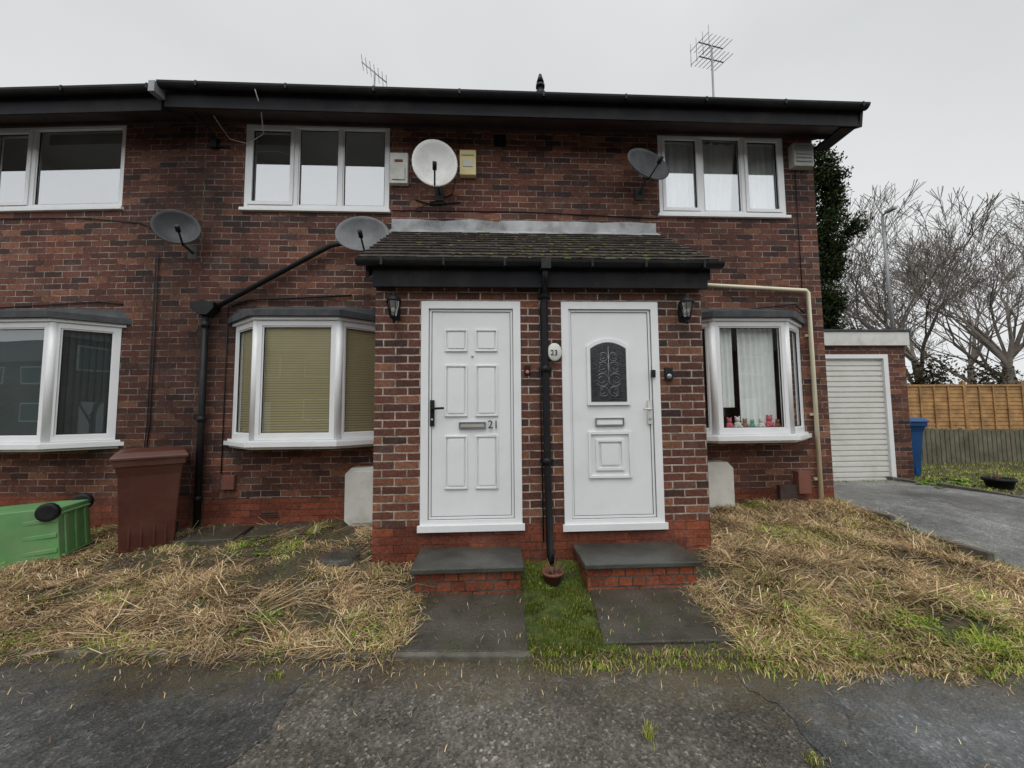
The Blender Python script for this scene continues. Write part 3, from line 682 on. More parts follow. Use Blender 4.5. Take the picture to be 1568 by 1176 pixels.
def lantern(x,z):
    root=empty('wall_lantern',Matrix.Translation((x,P,z)))
    mb=MB(); mb.box(-0.035,0.035,-0.02,-0.001,-0.1,0.06,'black')
    mb.tube([(0,-0.02,-0.06),(0,-0.07,-0.13),(0,-0.11,-0.15),(0,-0.11,-0.11)],0.009,'black',6)
    mb.lathe([(0,-0.12),(0.03,-0.11),(0.035,-0.09)],(0,-0.11,0),'black',6)
    mb.lathe([(0.068,0.045),(0.075,0.05),(0.05,0.085),(0.02,0.105),(0.012,0.13),(0,0.14)],(0,-0.11,0),'black',6)
    for k in range(6):
        t=k*math.pi/3; mb.tube([(0.034*math.cos(t),-0.11+0.034*math.sin(t),-0.09),(0.064*math.cos(t),-0.11+0.064*math.sin(t),0.045)],0.004,'black',4)
    mb.tube([(0,-0.02,0.03),(0,-0.06,0.08),(0,-0.1,0.09)],0.008,'black',6)
    mb.make('lantern_body',root)
    mb=MB(); mb.lathe([(0.032,-0.088),(0.062,0.044)],(0,-0.11,0),'glasshi',6); mb.ball((0,-0.11,-0.03),0.022,'toyw'); mb.make('lantern_glass',root)
lantern(-0.90,2.45); lantern(1.83,2.45)
mb=MB(); mb.T=Matrix.Translation((0.575,P-0.045,2.04))@Matrix.Rotation(R(90),4,'X'); mb.lathe([(0,0.012),(0.06,0.012),(0.068,0.006),(0.068,0),(0,0)],(0,0,0),'whitedirty',24,1,1.25)
plaque=mb.make('house_number_plaque')
cu=bpy.data.curves.new('plaque_number','FONT'); cu.body='23'; cu.size=0.07; cu.extrude=0.002; cu.materials.append(M['black'])
t=bpy.data.objects.new('plaque_number',cu); scene.collection.objects.link(t); t.location=(0.535,P-0.06,2.01); t.rotation_euler=(R(90),0,0); t.parent=plaque
def bell(name,x,z,w,h,led):
    mb=MB(); mb.box(x-w/2,x+w/2,P-0.03,P-0.001,z-h/2,z+h/2,'black'); mb.T=Matrix.Translation((x,P-0.031,z-h*0.2))@Matrix.Rotation(R(90),4,'X'); mb.lathe([(0,0.006),(w*0.3,0.004),(w*0.3,0)],(0,0,0),led,12); mb.make(name,bevel=0.006)
bell('doorbell',0.32,1.875,0.055,0.09,'pink'); bell('doorbell',1.675,1.835,0.075,0.12,'metal')
def pot(x,y,r,h,z,mat='terracotta'):
    mb=MB(); mb.lathe([(0,0.005),(r*0.7,0),(r*0.95,h*0.8),(r*1.08,h*0.8),(r*1.08,h),(r*0.92,h),(r*0.88,h*0.75),(0,h*0.75)],(x,y,z),mat,16)
    for k in range(26):
        t=random.uniform(0,6.28); l=random.uniform(0.5,1.5)*h; q=random.uniform(0,r*0.7)
        p0=(x+q*math.cos(t),y+q*math.sin(t),z+h*0.75); p1=(x+(q+l*0.5)*math.cos(t),y+(q+l*0.5)*math.sin(t),z+h*0.75+l*0.8); mb.tube([p0,p1],0.004,'toyb' if k%2 else 'fencegreen',4,0.001)
    mb.make('flower_pot')
pot(0.49,3.31,0.085,0.10,0.05,'terracotta'); pot(7.3,5.3,0.16,0.2,0.26,'black')
# ------------------------------------------------------------ wheelie bins
def bin_(mat,matrix):
    root=empty('wheelie_bin',matrix)
    mb=MB()
    def ring(w,d,z,dy=0): return [(-w/2,-d/2+dy,z),(w/2,-d/2+dy,z),(w/2,d/2+dy,z),(-w/2,d/2+dy,z)]
    rg=[ring(0.42,0.46,0.03,0.03),ring(0.44,0.50,0.25,0.03),ring(0.49,0.58,0.80,0.01),ring(0.53,0.64,0.90,0.0),ring(0.56,0.68,0.905,0.0),ring(0.56,0.69,0.97,0.0)]
    mb.face(list(reversed(rg[0])),mat)
    for a,b in zip(rg[:-1],rg[1:]):
        for k in range(4): mb.face([a[k],a[(k+1)%4],b[(k+1)%4],b[k]],mat)
    mb.make('body',root,bevel=0.022)
    mb=MB()
    for x in (-0.14,-0.05,0.05,0.14): mb.box(x-0.010,x+0.010,-0.225,-0.19,0.06,0.32,mat)
    for x in (-0.13,0,0.13): mb.box(x-0.02,x+0.02,-0.17,0.2,0.012,0.0295,mat)
    mb.box(-0.19,0.19,-0.19,-0.17,0.008,0.0295,mat); mb.box(-0.19,0.19,0.20,0.22,0.008,0.0295,mat)
    for s_ in (-1,1):
        for y in (-0.12,0.02,0.16): mb.box(s_*0.21-0.012,s_*0.21+0.012,y-0.02,y+0.02,0.04,0.28,mat)
    mb.make('ribs',root,bevel=0.006)
    mb=MB()
    rl=[ring(0.60,0.72,0.972,0.0),ring(0.60,0.72,1.0,0.0),ring(0.54,0.62,1.045,0.0),ring(0.3,0.4,1.06,0)]
    mb.face(list(reversed(rl[0])),mat)
    for a,b in zip(rl[:-1],rl[1:]):
        for k in range(4): mb.face([a[k],a[(k+1)%4],b[(k+1)%4],b[k]],mat)
    mb.face(rl[-1],mat)
    mb.tube([(-0.24,0.42,0.95),(0.24,0.42,0.95)],0.018,mat,8)
    for x in (-0.24,-0.08,0.08,0.24): mb.box(x-0.015,x+0.015,0.33,0.43,0.92,0.98,mat)
    mb.make('lid',root,bevel=0.012)
    mb=MB()
    mb.tube([(-0.24,0.25,0.1),(0.24,0.25,0.1)],0.014,'black',8)
    for s_ in (-1,1):
        mb.T=Matrix.Translation((s_*0.22,0.24,0.09))@Matrix.Rotation(R(90),4,'Y'); mb.lathe([(0,-0.022),(0.05,-0.022),(0.08,-0.025),(0.085,-0.015),(0.085,0.015),(0.08,0.025),(0.05,0.022),(0,0.022)],(0,0,0),'black',18)
    mb.make('wheels',root)
bin_('brown',Matrix.Translation((-3.56,4.24,0.13))@Matrix.Rotation(R(38),4,'Z')@Matrix.Scale(0.95,4))
bin_('green',Matrix.Translation((-4.10,4.10,0.36))@Matrix.Rotation(R(-74),4,'Z')@Matrix.Rotation(R(95),4,'X'))
bin_('blue',Matrix.Translation((7.42,6.8,0.25))@Matrix.Rotation(R(-20),4,'Z'))
mb=MB()
for (x,m,s_) in ((2.78,'pink',1.0),(2.88,'toyw',1.1),(2.97,'toyb',0.9),(3.06,'toyg',0.8),(3.17,'toyw',0.9),(3.27,'pink',1.2),(3.37,'toyb',0.8)):
    z=1.265; y=W-BD+0.10; r_=0.035*s_
    mb.ball((x,y,z+r_),r_,m,1.1,1,1.1); mb.ball((x,y,z+r_*2.6),r_*0.8,m); mb.ball((x-r_*0.6,y,z+r_*3.4),r_*0.3,m); mb.ball((x+r_*0.6,y,z+r_*3.4),r_*0.3,m)
    mb.ball((x-r_*0.9,y-r_*0.5,z+r_*0.5),r_*0.4,m); mb.ball((x+r_*0.9,y-r_*0.5,z+r_*0.5),r_*0.4,m)
mb.make('soft_toys')
# ------------------------------------------------------------ garage
gar=empty('brick_garage')
mb=MB(); GY=6.24
def q(x0,x1,z0,z1,m): mb.face([(x0,GY,z0),(x1,GY,z0),(x1,GY,z1),(x0,GY,z1)],m)
q(4.4,4.55,0,2.54,'brick'); q(6.76,7.08,0,2.54,'brick'); q(4.55,6.76,2.40,2.54,'brick')
for xx in (4.4,7.08): mb.face([(xx,GY,0),(xx,11,0),(xx,11,2.54),(xx,GY,2.54)],'brick')
mb.make('walls',gar)
mb=MB(); mb.box(4.3,7.12,GY-0.06,11.1,2.545,2.78,'whitedirty'); mb.box(4.28,7.14,GY-0.08,11.12,2.782,2.82,'felt'); mb.make('flat_roof',gar,bevel=0.006)
mb=MB(); mb.T=Matrix.Translation((0,GY,0))
mb.box(4.55,4.63,-0.01,0.08,0.22,2.40,'white'); mb.box(6.68,6.76,-0.01,0.08,0.22,2.40,'white'); mb.box(4.63,6.68,-0.01,0.08,2.33,2.40,'white')
z=0.23
while z<2.32:
    mb.prism([(0.055,z),(0.03,z+0.010),(0.03,z+0.070),(0.055,z+0.080)],4.632,6.678,'x','garagewhite'); mb.box(4.632,6.678,0.0551,0.06,z,z+0.09,'garagewhite'); z+=0.09
mb.make('up_and_over_door',gar)
# ------------------------------------------------------------ houses across the street (behind the viewpoint; seen in the window reflections)
terr=empty('terraced_houses')
mb=MB()
hx=-66
while hx<40:
    mb.box(hx,hx+5.98,-22,-15,-0.1,5.2,'farbrick')
    for (a,b,c,d) in ((0.6,2.2,3.6,4.8),(3.6,5.2,3.6,4.8),(0.6,2.6,1.0,2.3)):
        mb.box(hx+a,hx+b,-14.99,-14.96,c,d,'white'); mb.box(hx+a+.08,hx+b-.08,-14.955,-14.95,c+.08,d-.08,'roomdark')
    mb.box(hx+3.8,hx+4.7,-14.99,-14.95,0.1,2.1,'white')
    mb.prism([(-14.6,5.1),(-18.5,7.4),(-22.4,5.1)],hx,hx+5.99,'x','fartile'); hx+=6
mb.make('houses',terr)
# ------------------------------------------------------------ fences
mb=MB()
x=7.2
while x<24:
    zb=0.25-0.02*(x-7); h=0.82+random.uniform(-.02,.02); yy=8.2+random.uniform(0,.006)
    mb.prism([(x,zb),(x+0.09,zb),(x+0.09,zb+h-0.03),(x+0.045,zb+h),(x,zb+h-0.03)],yy,yy+0.018,'y','fencegreen'); x+=0.112
for z in (0.25,0.75): mb.box(7.2,24,8.23,8.27,z,z+0.07,'fencegreen')
mb.make('picket_fence')
mb=MB(); x=8.5
while x<34:
    mb.box(x,x+0.1,10.95,11.05,0,2.24,'fence')
    zz=0.2; dzp=random.uniform(-.02,.02)
    while zz<2.1: mb.prism([(11.0,zz+dzp),(10.972,zz+0.005+dzp),(10.99,zz+0.135+dzp),(11.0,zz+0.135+dzp)],x+0.1,x+1.9,'x','fence'); zz+=0.12
    mb.box(x+0.1,x+1.9,10.94,10.971,2.1+dzp,2.16+dzp,'fence')
    for xx in (0.5,0.95,1.4): mb.box(x+xx,x+xx+0.04,10.945,10.971,0.2,2.1+dzp,'fence')
    x+=1.9
mb.make('panel_fence')
# ------------------------------------------------------------ roof things
def aerial(x,y,z0,z1,rotz,n,ls,tilt,double=True):
    root=empty('tv_antenna',Matrix.Translation((x,y,z0)))
    mb=MB(); h=z1-z0; mb.tube([(0,0,0),(0.02,0,h)],0.018,'galv',6)
    for off in ((0.0,-0.28) if double else (0.0,)):
        mb.T=Matrix.Translation((0,0,h+off))@Matrix.Rotation(rotz,4,'Z')@Matrix.Rotation(R(tilt),4,'Y')
        mb.tube([(-0.42*ls,0,0),(0.45*ls,0,0)],0.012,'galv',5)
        for k in range(n):
            xx=(-0.4+k*0.85/(n-1))*ls; l=0.2; mb.tube([(xx,-l,0),(xx,l,0)],0.007,'galv',4)
    mb.T=Matrix.Translation((0,0,h-0.14))@Matrix.Rotation(rotz,4,'Z')
    if double:
        for yy in (-0.2,-0.07,0.07,0.2): mb.tube([(-0.38*ls,yy,-0.22),(-0.38*ls,yy,0.24)],0.007,'galv',4)
    mb.make('antenna_elements',root)
aerial(4.12,6.6,5.7,8.32,R(20),7,0.75,-10)
aerial(-2.55,8.0,6.5,8.85,R(12),7,0.72,35,False)
mb=MB(); vx,vy=0.70,5.2
mb.tube([(vx,vy,5.4),(vx,vy,6.16)],0.045,'black',10); mb.tube([(vx,vy,5.99),(vx,vy,6.04)],0.075,'black',10); mb.tube([(vx,vy,6.20),(vx,vy,6.32)],0.055,'black',10,0.02); mb.tube([(vx,vy,6.12),(vx,vy,6.16)],0.065,'black',10)
mb.make('flue_vent',house)
mb=MB(); mb.tube([(14.4,13,0),(14.4,13,3)],0.09,'galv',8); mb.tube([(14.4,13,3),(14.3,13,8.5)],0.06,'galv',8,0.045); mb.tube([(14.3,13,8.5),(14.27,12.8,8.54)],0.035,'galv',6); mb.box(14.19,14.35,12.5,12.82,8.51,8.59,'galv')
mb.make('street_lamp')

# ------------------------------------------------------------ vegetation
def attr_mesh(name,V,F,C,mat):
    me=bpy.data.meshes.new(name)
    nv=len(V); nf=len(F); k=F.shape[1]
    me.vertices.add(nv); me.vertices.foreach_set('co',V.ravel().astype(np.float32))
    me.loops.add(nf*k); me.loops.foreach_set('vertex_index',F.ravel().astype(np.int32))
    me.polygons.add(nf); me.polygons.foreach_set('loop_start',np.arange(0,nf*k,k,dtype=np.int32)); me.polygons.foreach_set('loop_total',np.full(nf,k,dtype=np.int32))
    me.update(); me.validate()
    a=me.color_attributes.new('Col','FLOAT_COLOR','POINT'); cc=np.ones((nv,4),np.float32); cc[:,:3]=C; a.data.foreach_set('color',cc.ravel())
    me.materials.append(mat); return me
def leafmat(name):
    m,nt,b,o=newmat(name); nt.nodes.remove(b); b=nt.nodes.new('ShaderNodeBsdfDiffuse'); a=nt.nodes.new('ShaderNodeAttribute'); a.attribute_name='Col'
    nt.links.new(a.outputs['Color'],b.inputs[0]); nt.links.new(b.outputs[0],o.inputs[0]); return m
GM=leafmat('grass_blades')
STRAW=np.array([[0.70,0.51,0.28],[0.58,0.40,0.21],[0.84,0.67,0.42],[0.42,0.28,0.15],[0.24,0.15,0.085]])
GREEN=np.array([[0.27,0.36,0.045],[0.36,0.46,0.07],[0.18,0.27,0.04],[0.46,0.48,0.12]])
def pool(x,y,s):
    return np.array([noise.noise(Vector((a*s,b*s,3.3))) for a,b in zip(x,y)])
def grass(name,cx,cy,per,greenf,lmin,lmax,flat,wid,spread,zoff=0.0,dirbias=None,zfun=None,bright=1.0,cd=None,dev=0.9,warm=None):
    n=len(cx); gn=np.repeat(greenf,per); N_=n*per
    bx=np.repeat(cx,per)+rng.normal(0,spread,N_); by=np.repeat(cy,per)+rng.normal(0,spread,N_)
    cdd=np.repeat(rng.uniform(0,6.28,n) if cd is None else cd,per); th=cdd+rng.normal(0,dev,N_)
    if dirbias is not None: th=np.where(rng.random(N_)<0.5,dirbias+rng.normal(0,0.6,N_),th)
    L=rng.uniform(lmin,lmax,N_)*np.repeat(rng.uniform(0.55,1.35,n),per)
    isg=rng.random(N_)<gn
    fl=clip(flat+rng.normal(0,0.16,N_)-isg*0.15,0.05,1.0)
    L=np.where(isg,L*0.6,L)
    el=(1-fl)*1.35
    bz=(zfun or g)(bx,by)+zoff
    dx,dy=np.cos(th),np.sin(th); sx,sy=-dy*wid/2,dx*wid/2
    w=rng.uniform(0.5,1.6,N_); sx=sx*w; sy=sy*w
    h1=L*0.55; m=np.stack([bx+dx*h1*np.cos(el),by+dy*h1*np.cos(el),bz+h1*np.sin(el)+0.010],1)
    el2=el-0.5-0.5*fl*rng.random(N_); h2=L*0.45; ky=rng.normal(0,0.5,N_)
    dx2,dy2=np.cos(th+ky),np.sin(th+ky)
    tip=m+np.stack([dx2*h2*np.cos(el2),dy2*h2*np.cos(el2),h2*np.sin(el2)],1); tip[:,2]=np.maximum(tip[:,2],bz+0.004+0.025*rng.random(N_))
    b0=np.stack([bx-sx,by-sy,bz-0.003],1); b1=np.stack([bx+sx,by+sy,bz-0.003],1)
    s3=np.stack([sx,sy,np.zeros(N_)],1)*0.8
    V=np.stack([b0,b1,m+s3,m-s3,tip+s3*0.2,tip-s3*0.2],1).reshape(-1,3)
    i=np.arange(N_)*6
    F=np.concatenate([np.stack([i,i+1,i+2,i+3],1),np.stack([i+3,i+2,i+4,i+5],1)])
    sc=STRAW[rng.integers(0,len(STRAW),N_)]; gc=GREEN[rng.integers(0,len(GREEN),N_)]
    cb=rng.uniform(0.7,1.1,n) if warm is None else rng.uniform(0.75,1.05,n)*clip(0.92+warm*1.1,0.4,1.2)
    col=np.where(isg[:,None],gc,sc)*rng.uniform(0.55,1.15,(N_,1))*np.repeat(cb,per)[:,None]*bright
    me=attr_mesh(name,V,F,np.repeat(col,6,0),GM); o=bpy.data.objects.new(name,me); scene.collection.objects.link(o); return o
def inpoly(px,py,poly):
    ins=np.zeros(len(px),bool); j=len(poly)-1
    for i in range(len(poly)):
        xi,yi=poly[i];xj,yj=poly[j]
        c=((yi>py)!=(yj>py))&(px<(xj-xi)*(py-yi)/(yj-yi+1e-12)+xi); ins^=c; j=i
    return ins
def sample(poly,n):
    p=np.array(poly); x=rng.uniform(p[:,0].min(),p[:,0].max(),n*3); y=rng.uniform(p[:,1].min(),p[:,1].max(),n*3)
    k=inpoly(x,y,poly); return x[k][:n],y[k][:n]
LL=[(-8,3.03),(-3.1,2.67),(-0.68,2.50),(-0.70,3.2),(-1.12,3.58),(-1.15,4.55),(-3.4,4.6),(-8,4.9)]
x,y=sample(LL,5800)
nz=pool(x,y,1.3); nz2=pool(x,y,4.0); nz3=pool(x+31,y,2.2); nz4=pool(x+7,y+50,7.5)
bare=(nz2+0.6*nz4<-0.17)|((y>3.6)&(nz2+0.6*nz3<0.16)&(x>-3.4))|((x>-1.9)&(y>3.0)&(nz2<0.12))
kk=(~bare)|(rng.random(len(x))<0.12); x,y,nz,nz2,nz3,nz4=x[kk],y[kk],nz[kk],nz2[kk],nz3[kk],nz4[kk]
gf=clip(-0.04+1.6*nz3+0.9*nz4+0.14*(y>3.6),0.0,0.92)
fd=nz*9+nz2*3
grass('lawn',x,y,14,gf,0.05,0.16,0.94,0.0044,0.045,cd=fd,dev=0.8,warm=nz2+0.6*nz4)
x,y=sample(LL,1900); grass('leaf_litter',x,y,3,np.full(len(x),0.10),0.012,0.05,1.0,0.005,0.03,bright=0.6)
x,y=sample(LL,420); k=(pool(x,y,1.1)>-0.05)|(x<-3); x=x[k];y=y[k]
grass('lawn',x,y,9,np.zeros(len(x)),0.16,0.40,0.95,0.0044,0.03,zoff=0.015,bright=1.05,dev=0.35)
RL=[(1.62,2.32),(2.2,2.26),(3.0,2.19),(3.9,2.1),(4.17,2.4),(4.17,4.62),(2.06,4.62),(2.06,3.6),(1.68,3.2),(1.55,2.45)]
x,y=sample(RL,4400); nz=pool(x,y,1.1); nz2=pool(x,y,3.3); nz3=pool(x+31,y,2.0); nz4=pool(x+7,y+50,7.5)
kk=(nz2+0.5*nz4>-0.34); x,y,nz,nz2,nz3,nz4=x[kk],y[kk],nz[kk],nz2[kk],nz3[kk],nz4[kk]
edge=clip((2.85-y)/0.6,0,1)+clip((x-3.8)/0.4,0,1)
gf=clip(-0.02+0.9*nz3+0.7*nz4+0.5*edge,0.0,0.9)
fd=nz*9+nz2*3
grass('lawn',x,y,18,gf,0.05,0.18,0.89,0.0044,0.045,cd=fd,dev=0.8,warm=nz2+0.6*nz4,bright=1.12)
x,y=sample(RL,340); k=y>2.6; x=x[k];y=y[k]
grass('lawn',x,y,9,np.zeros(len(x)),0.14,0.34,0.90,0.0044,0.03,zoff=0.02,bright=1.16,dev=0.4)
x=rng.uniform(-6,0.0,600); y=kerbY(x)+rng.normal(0.04,0.035,600)
k=(x<-0.66)
grass('lawn',x[k],y[k],9,clip(pool(x[k],y[k],3)+0.05,0,0.8),0.04,0.15,0.9,0.0038,0.03,dirbias=-1.6,zfun=lambda a,b:np.maximum(g(a,b),0.01))
x=np.concatenate([rng.normal(-0.66,0.05,110),rng.normal(1.62,0.06,130),rng.uniform(-1.1,-0.7,60)]); y=np.concatenate([rng.uniform(2.45,3.2,110),rng.uniform(2.45,3.5,130),rng.uniform(3.3,3.55,60)])
grass('lawn',x,y,10,np.full(len(x),0.2),0.04,0.14,0.9,0.004,0.03,zfun=lambda a,b:g(a,b,False)+0.02)
x,y=sample([(0.23,2.40),(0.68,2.38),(0.76,3.1),(0.72,3.55),(0.25,3.55),(0.25,3.1)],520)
nm=pool(x,y,6); k=nm>-0.1; x,y=x[k],y[k]
grass('moss',x,y,16,np.full(len(x),0.93),0.004,0.014,0.7,0.005,0.03,zoff=0.012,bright=0.5,warm=pool(x,y,4))
x=rng.uniform(0.15,2.2,230); y=kerbY(x)+rng.normal(0.0,0.04,230)
grass('grass_verge',x,y,12,np.full(len(x),0.8),0.02,0.05,0.7,0.004,0.03,zfun=lambda a,b:np.maximum(g(a,b),0.005),bright=0.85)
x=rng.uniform(1.5,4.6,420); y=kerbY(x)-rng.random(420)**2*0.16+0.03
grass('grass_verge',x,y,14,clip(0.6+pool(x,y,2),0.2,1),0.02,0.08,0.78,0.004,0.035,zfun=lambda a,b:np.maximum(g(a,b),0.008))
x,y=sample([(6.72,3.0),(12,3.0),(12,8.1),(7.3,8.1),(6.72,6)],1400)
grass('grass_verge',x,y,14,np.full(len(x),0.85),0.03,0.07,0.6,0.007,0.08)
x=np.concatenate([rng.normal(4.22,0.05,130),rng.uniform(4.3,6.7,60)]); y=np.concatenate([rng.uniform(2.3,4.7,130),rng.normal(6.1,0.06,60)])
grass('grass_verge',x,y,9,np.full(len(x),0.6),0.02,0.07,0.7,0.004,0.03,zoff=0.015,zfun=lambda a,b:g(a,b,False))
x=np.array([0.70,0.72,1.33,1.35,-1.25,-1.22,0.62]); y=np.array([1.83,1.86,1.66,1.67,2.36,2.34,2.3])
grass('weeds',x,y,40,np.full(7,0.85),0.015,0.045,0.5,0.003,0.016,zfun=lambda a,b:np.zeros_like(a)+0.008)
n=1700; x=rng.uniform(-4.5,4.5,n); y=rng.uniform(0.9,2.4,n); y=np.where(rng.random(n)<0.5,kerbY(x)-0.03-np.abs(rng.normal(0,0.12,n)),np.minimum(y,kerbY(x)-0.03))
grass('leaf_litter',x,y,1,np.full(n,0.08),0.008,0.04,1.0,0.003,0.0,zfun=lambda a,b:np.zeros_like(a)+0.006)
n=260; x=np.where(rng.random(n)<0.5,rng.uniform(-0.64,0.2,n),rng.uniform(0.7,1.6,n)); y=rng.uniform(2.45,3.1,n)
grass('leaf_litter',x,y,1,np.full(n,0.2),0.008,0.04,1.0,0.003,0.0,zfun=lambda a,b:g(a,b,False)+0.023)
def weeds(pts,name='weed_leaves'):
    V=[];F=[];C=[]
    for (x,y,s_) in pts:
        z=float(g(x,y))+0.015
        for k in range(random.randint(9,16)):
            t=random.uniform(0,6.28); l=s_*random.uniform(0.5,1.1); w=l*0.22; e=random.uniform(0.1,0.7); i=len(V)
            d=Vector((math.cos(t)*math.cos(e),math.sin(t)*math.cos(e),math.sin(e))); sd=Vector((-math.sin(t),math.cos(t),0))
            p=Vector((x+random.gauss(0,s_*.3),y+random.gauss(0,s_*.3),z)); V+=[p,p+d*l*0.5+sd*w,p+d*l-Vector((0,0,l*0.2)),p+d*l*0.5-sd*w]; F.append((i,i+1,i+2,i+3))
            c=np.array(random.choice([(0.20,0.34,0.05),(0.28,0.42,0.08),(0.13,0.22,0.04)]))*random.uniform(0.7,1.1); C+=[c]*4
    me=attr_mesh(name,np.array([tuple(v) for v in V]),np.array(F),np.array(C),GM); o=bpy.data.objects.new(name,me); scene.collection.objects.link(o)
wp=[]
for _ in range(800):
    x=random.uniform(-5.5,-0.75); y=random.uniform(kerbY(x)+0.1,4.4)
    if noise.noise(Vector(((x+31)*2.2,y*2.2,3.3)))>0.10 : wp.append((x,y,random.uniform(0.02,0.045)))
for _ in range(160):
    x=random.uniform(1.7,4.1); y=random.uniform(2.3,3.0); wp.append((x,y,random.uniform(0.015,0.035)))
for _ in range(16): wp.append((random.uniform(6.4,7.8),random.uniform(5.3,6.2),random.uniform(0.06,0.12)))
for _ in range(10): wp.append((0.49+random.uniform(-.2,.2),3.35+random.uniform(-.15,.2),random.uniform(0.015,0.035)))
weeds(wp)

def bare(name,seed,H=9.0,depth=7):
    rd=random.Random(seed); V=[];F=[]
    def seg(p,q,r0,r1,n=3):
        d=(q-p).normalized(); up=Vector((0,0,1)) if abs(d.z)<0.9 else Vector((1,0,0)); a=d.cross(up).normalized(); b=d.cross(a); i=len(V)
        for c,r_ in ((p,r0),(q,r1)):
            for k in range(n): t=2*math.pi*k/n; V.append(c+a*math.cos(t)*r_+b*math.sin(t)*r_)
        for k in range(n): F.append((i+k,i+(k+1)%n,i+n+(k+1)%n,i+n+k))
    def grow(p,d,L,r_,lv):
        ns=4 if lv<3 else 3; q=p; rr=r_
        for s_ in range(ns):
            d=(d+Vector((rd.uniform(-1,1),rd.uniform(-1,1),rd.uniform(-.5,.8)))*0.16).normalized(); nq=q+d*L/ns; nr=max(rr*0.88,0.006); seg(q,nq,rr,nr,6 if lv<2 else 3); q=nq; rr=nr
            if lv<depth and s_>0 and rd.random()<(0.75 if lv>1 else 0.6):
                sd=(d+Vector((rd.uniform(-1,1),rd.uniform(-1,1),rd.uniform(-.4,.6)))*0.95).normalized(); grow(q,sd,L*rd.uniform(0.5,0.75),rr*0.6,lv+2 if rd.random()<0.5 else lv+1)
        if lv<depth:
            for _ in range(2):
                sd=(d+Vector((rd.uniform(-1,1),rd.uniform(-1,1),rd.uniform(-.3,.6)))*0.6).normalized(); grow(q,sd,L*rd.uniform(0.62,0.82),rr*0.72,lv+1)
    grow(Vector((0,0,-0.2)),Vector((0,0,1)),H*0.26,H*0.015,0)
    me=bpy.data.meshes.new(name); me.from_pydata([tuple(v) for v in V],[],F); me.materials.append(M['bark']); return me
TM=[bare('bare_tree',s_,9,6) for s_ in (1,5,11)]
def put(me,x,y,z,s_,rz,name='bare_tree'):
    o=bpy.data.objects.new(name,me); scene.collection.objects.link(o); o.location=(x,y,z); o.scale=(s_,)*3; o.rotation_euler=(0,0,rz)
for i,(x,y,s_) in enumerate([(15.8,14.5,1.3),(18.2,15,1.6),(21.5,15,1.5),(17.5,17.5,1.4),(26,17.5,1.8),(21,20,1.7),(24.5,14.5,1.5),(29,22,1.9),(14.5,18,1.1),(23.5,17,1.7)]):
    put(TM[i%3],x,y,0,s_,i*1.7)
for i,(x,y,s_) in enumerate([(-9,-11,0.85),(3,-12,0.9),(12,-11,0.9)]):
    put(TM[(i+1)%3],x,y,0,s_,i*2.1)
def leaves(name,blobs,n,size,cols):
    blobs=np.array(blobs); w=blobs[:,3]*blobs[:,4]*blobs[:,5]; idx=rng.choice(len(blobs),n,p=w/w.sum())
    d=rng.normal(0,1,(n,3)); d/=np.linalg.norm(d,axis=1)[:,None]; rr=rng.random(n)**0.45
    c=blobs[idx,:3]+d*rr[:,None]*blobs[idx,3:6]*rng.uniform(0.7,1.25,(n,1))
    a=rng.normal(0,1,(n,3)); a/=np.linalg.norm(a,axis=1)[:,None]; b=np.cross(a,rng.normal(0,1,(n,3))); b/=np.linalg.norm(b,axis=1)[:,None]
    s_=size*rng.uniform(0.5,1.3,(n,1))
    V=np.stack([c-a*s_,c+b*s_*0.5,c+a*s_,c-b*s_*0.5],1).reshape(-1,3); i=np.arange(n)*4; F=np.stack([i,i+1,i+2,i+3],1)
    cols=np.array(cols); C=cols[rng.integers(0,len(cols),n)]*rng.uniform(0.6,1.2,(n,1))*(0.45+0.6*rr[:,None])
    me=attr_mesh(name,V,F,np.repeat(C,4,0),GM); o=bpy.data.objects.new(name,me); scene.collection.objects.link(o); return o
bl=[]
for _ in range(100): z=random.uniform(3.4,8.9); r_=1.08-abs(z-6.4)*0.15+random.gauss(0,.12); t=random.uniform(0,6.28); rr=random.uniform(0.3,1)*r_; bl.append((9.50+rr*math.cos(t)*0.85,10.6+rr*math.sin(t)*0.85,z,random.uniform(.2,.42),0.4,random.uniform(.18,.36)))
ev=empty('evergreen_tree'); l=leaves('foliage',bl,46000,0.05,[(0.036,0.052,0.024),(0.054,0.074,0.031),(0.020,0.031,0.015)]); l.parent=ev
mb=MB(); mb.tube([(9.5,10.6,0),(9.4,10.6,4),(9.5,10.6,8.6)],0.16,'bark',8,0.04)
mb.make('trunk',ev)
bl=[(x,13+random.uniform(-.6,.6),random.uniform(0.5,3.0),0.8,0.6,0.7) for x in np.arange(8.5,30,0.35)]
leaves('shrubs',bl,34000,0.06,[(0.08,0.065,0.045),(0.12,0.09,0.06),(0.05,0.065,0.03),(0.05,0.05,0.03)])
bl=[(9.2+random.uniform(0,2.8),11.9+random.uniform(0,.6),random.uniform(2.0,4.2),0.45,0.4,0.3) for _ in range(34)]
leaves('shrubs',bl,14000,0.05,[(0.05,0.065,0.028),(0.08,0.085,0.04),(0.035,0.04,0.02)])

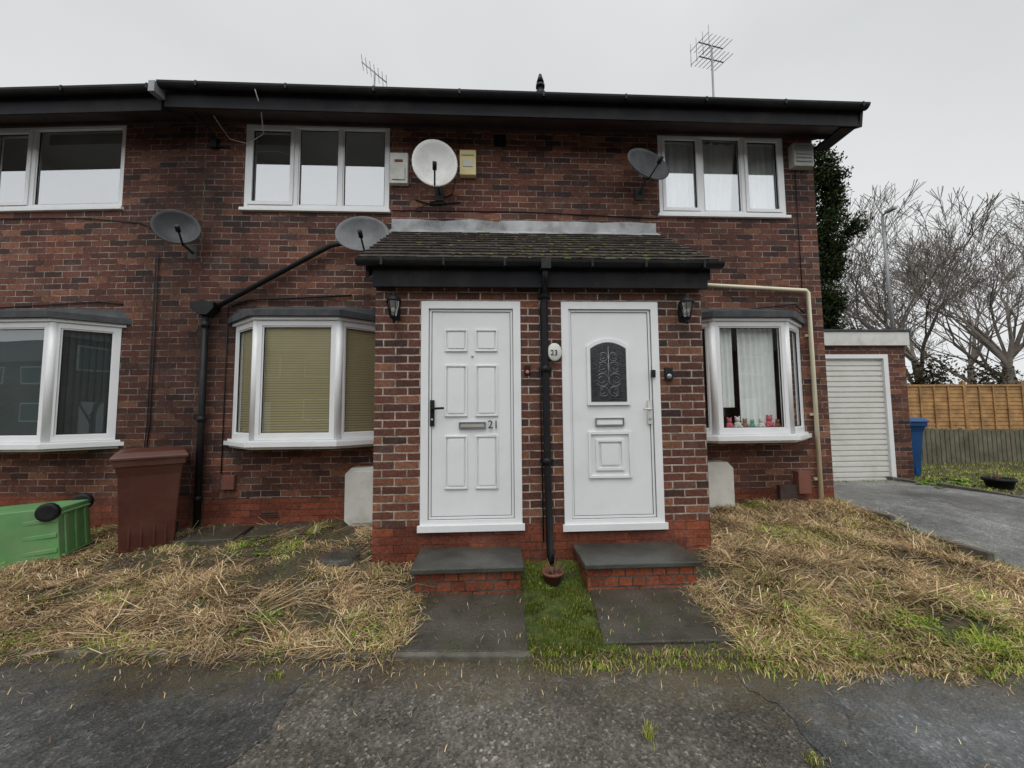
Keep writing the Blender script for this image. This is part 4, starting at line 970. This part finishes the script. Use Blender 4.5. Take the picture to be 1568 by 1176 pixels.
# ------------------------------------------------------------ light
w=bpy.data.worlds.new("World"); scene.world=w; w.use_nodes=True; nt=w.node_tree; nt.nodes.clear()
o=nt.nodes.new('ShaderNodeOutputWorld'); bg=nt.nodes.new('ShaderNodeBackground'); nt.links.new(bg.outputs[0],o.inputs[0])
sky=nt.nodes.new('ShaderNodeTexSky'); sky.sky_type='NISHITA'; sky.sun_disc=False; sky.sun_elevation=R(62); sky.sun_rotation=R(190)
hs=nt.nodes.new('ShaderNodeHueSaturation'); hs.inputs['Saturation'].default_value=0.15; nt.links.new(sky.outputs[0],hs.inputs['Color'])
tc=nt.nodes.new('ShaderNodeTexCoord'); sx=nt.nodes.new('ShaderNodeSeparateXYZ'); nt.links.new(tc.outputs['Generated'],sx.inputs[0])
el=ramp(nt,sx.outputs[2],[(0.0,(0.93,0.95,0.97)),(0.3,(0.91,0.93,0.94)),(0.62,(0.77,0.79,0.795)),(1.0,(0.95,0.97,1.0))])
cl=nt.nodes.new('ShaderNodeTexNoise'); cl.inputs['Scale'].default_value=1.8; cl.inputs['Detail'].default_value=4; nt.links.new(tc.outputs['Generated'],cl.inputs['Vector'])
cf=ramp(nt,cl.outputs['Fac'],[(0.3,0.88),(0.7,1.0)])
base=mix(nt,1.0,el,cf,'MULTIPLY')
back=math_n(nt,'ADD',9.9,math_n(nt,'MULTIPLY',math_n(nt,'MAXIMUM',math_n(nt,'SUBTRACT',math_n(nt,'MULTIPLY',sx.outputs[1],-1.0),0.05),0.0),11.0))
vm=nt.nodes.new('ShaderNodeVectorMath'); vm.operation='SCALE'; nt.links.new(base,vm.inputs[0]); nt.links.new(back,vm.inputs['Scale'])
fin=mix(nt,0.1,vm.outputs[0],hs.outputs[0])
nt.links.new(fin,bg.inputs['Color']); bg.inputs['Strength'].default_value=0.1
sl=bpy.data.lights.new('sun','SUN'); sl.energy=1.15; sl.angle=R(30); sl.color=(1.0,0.98,0.95)
so=bpy.data.objects.new('sun',sl); scene.collection.objects.link(so); so.rotation_euler=(R(28),0,R(-10))
scene.view_settings.view_transform='Standard'; scene.view_settings.look='None'; scene.view_settings.exposure=0
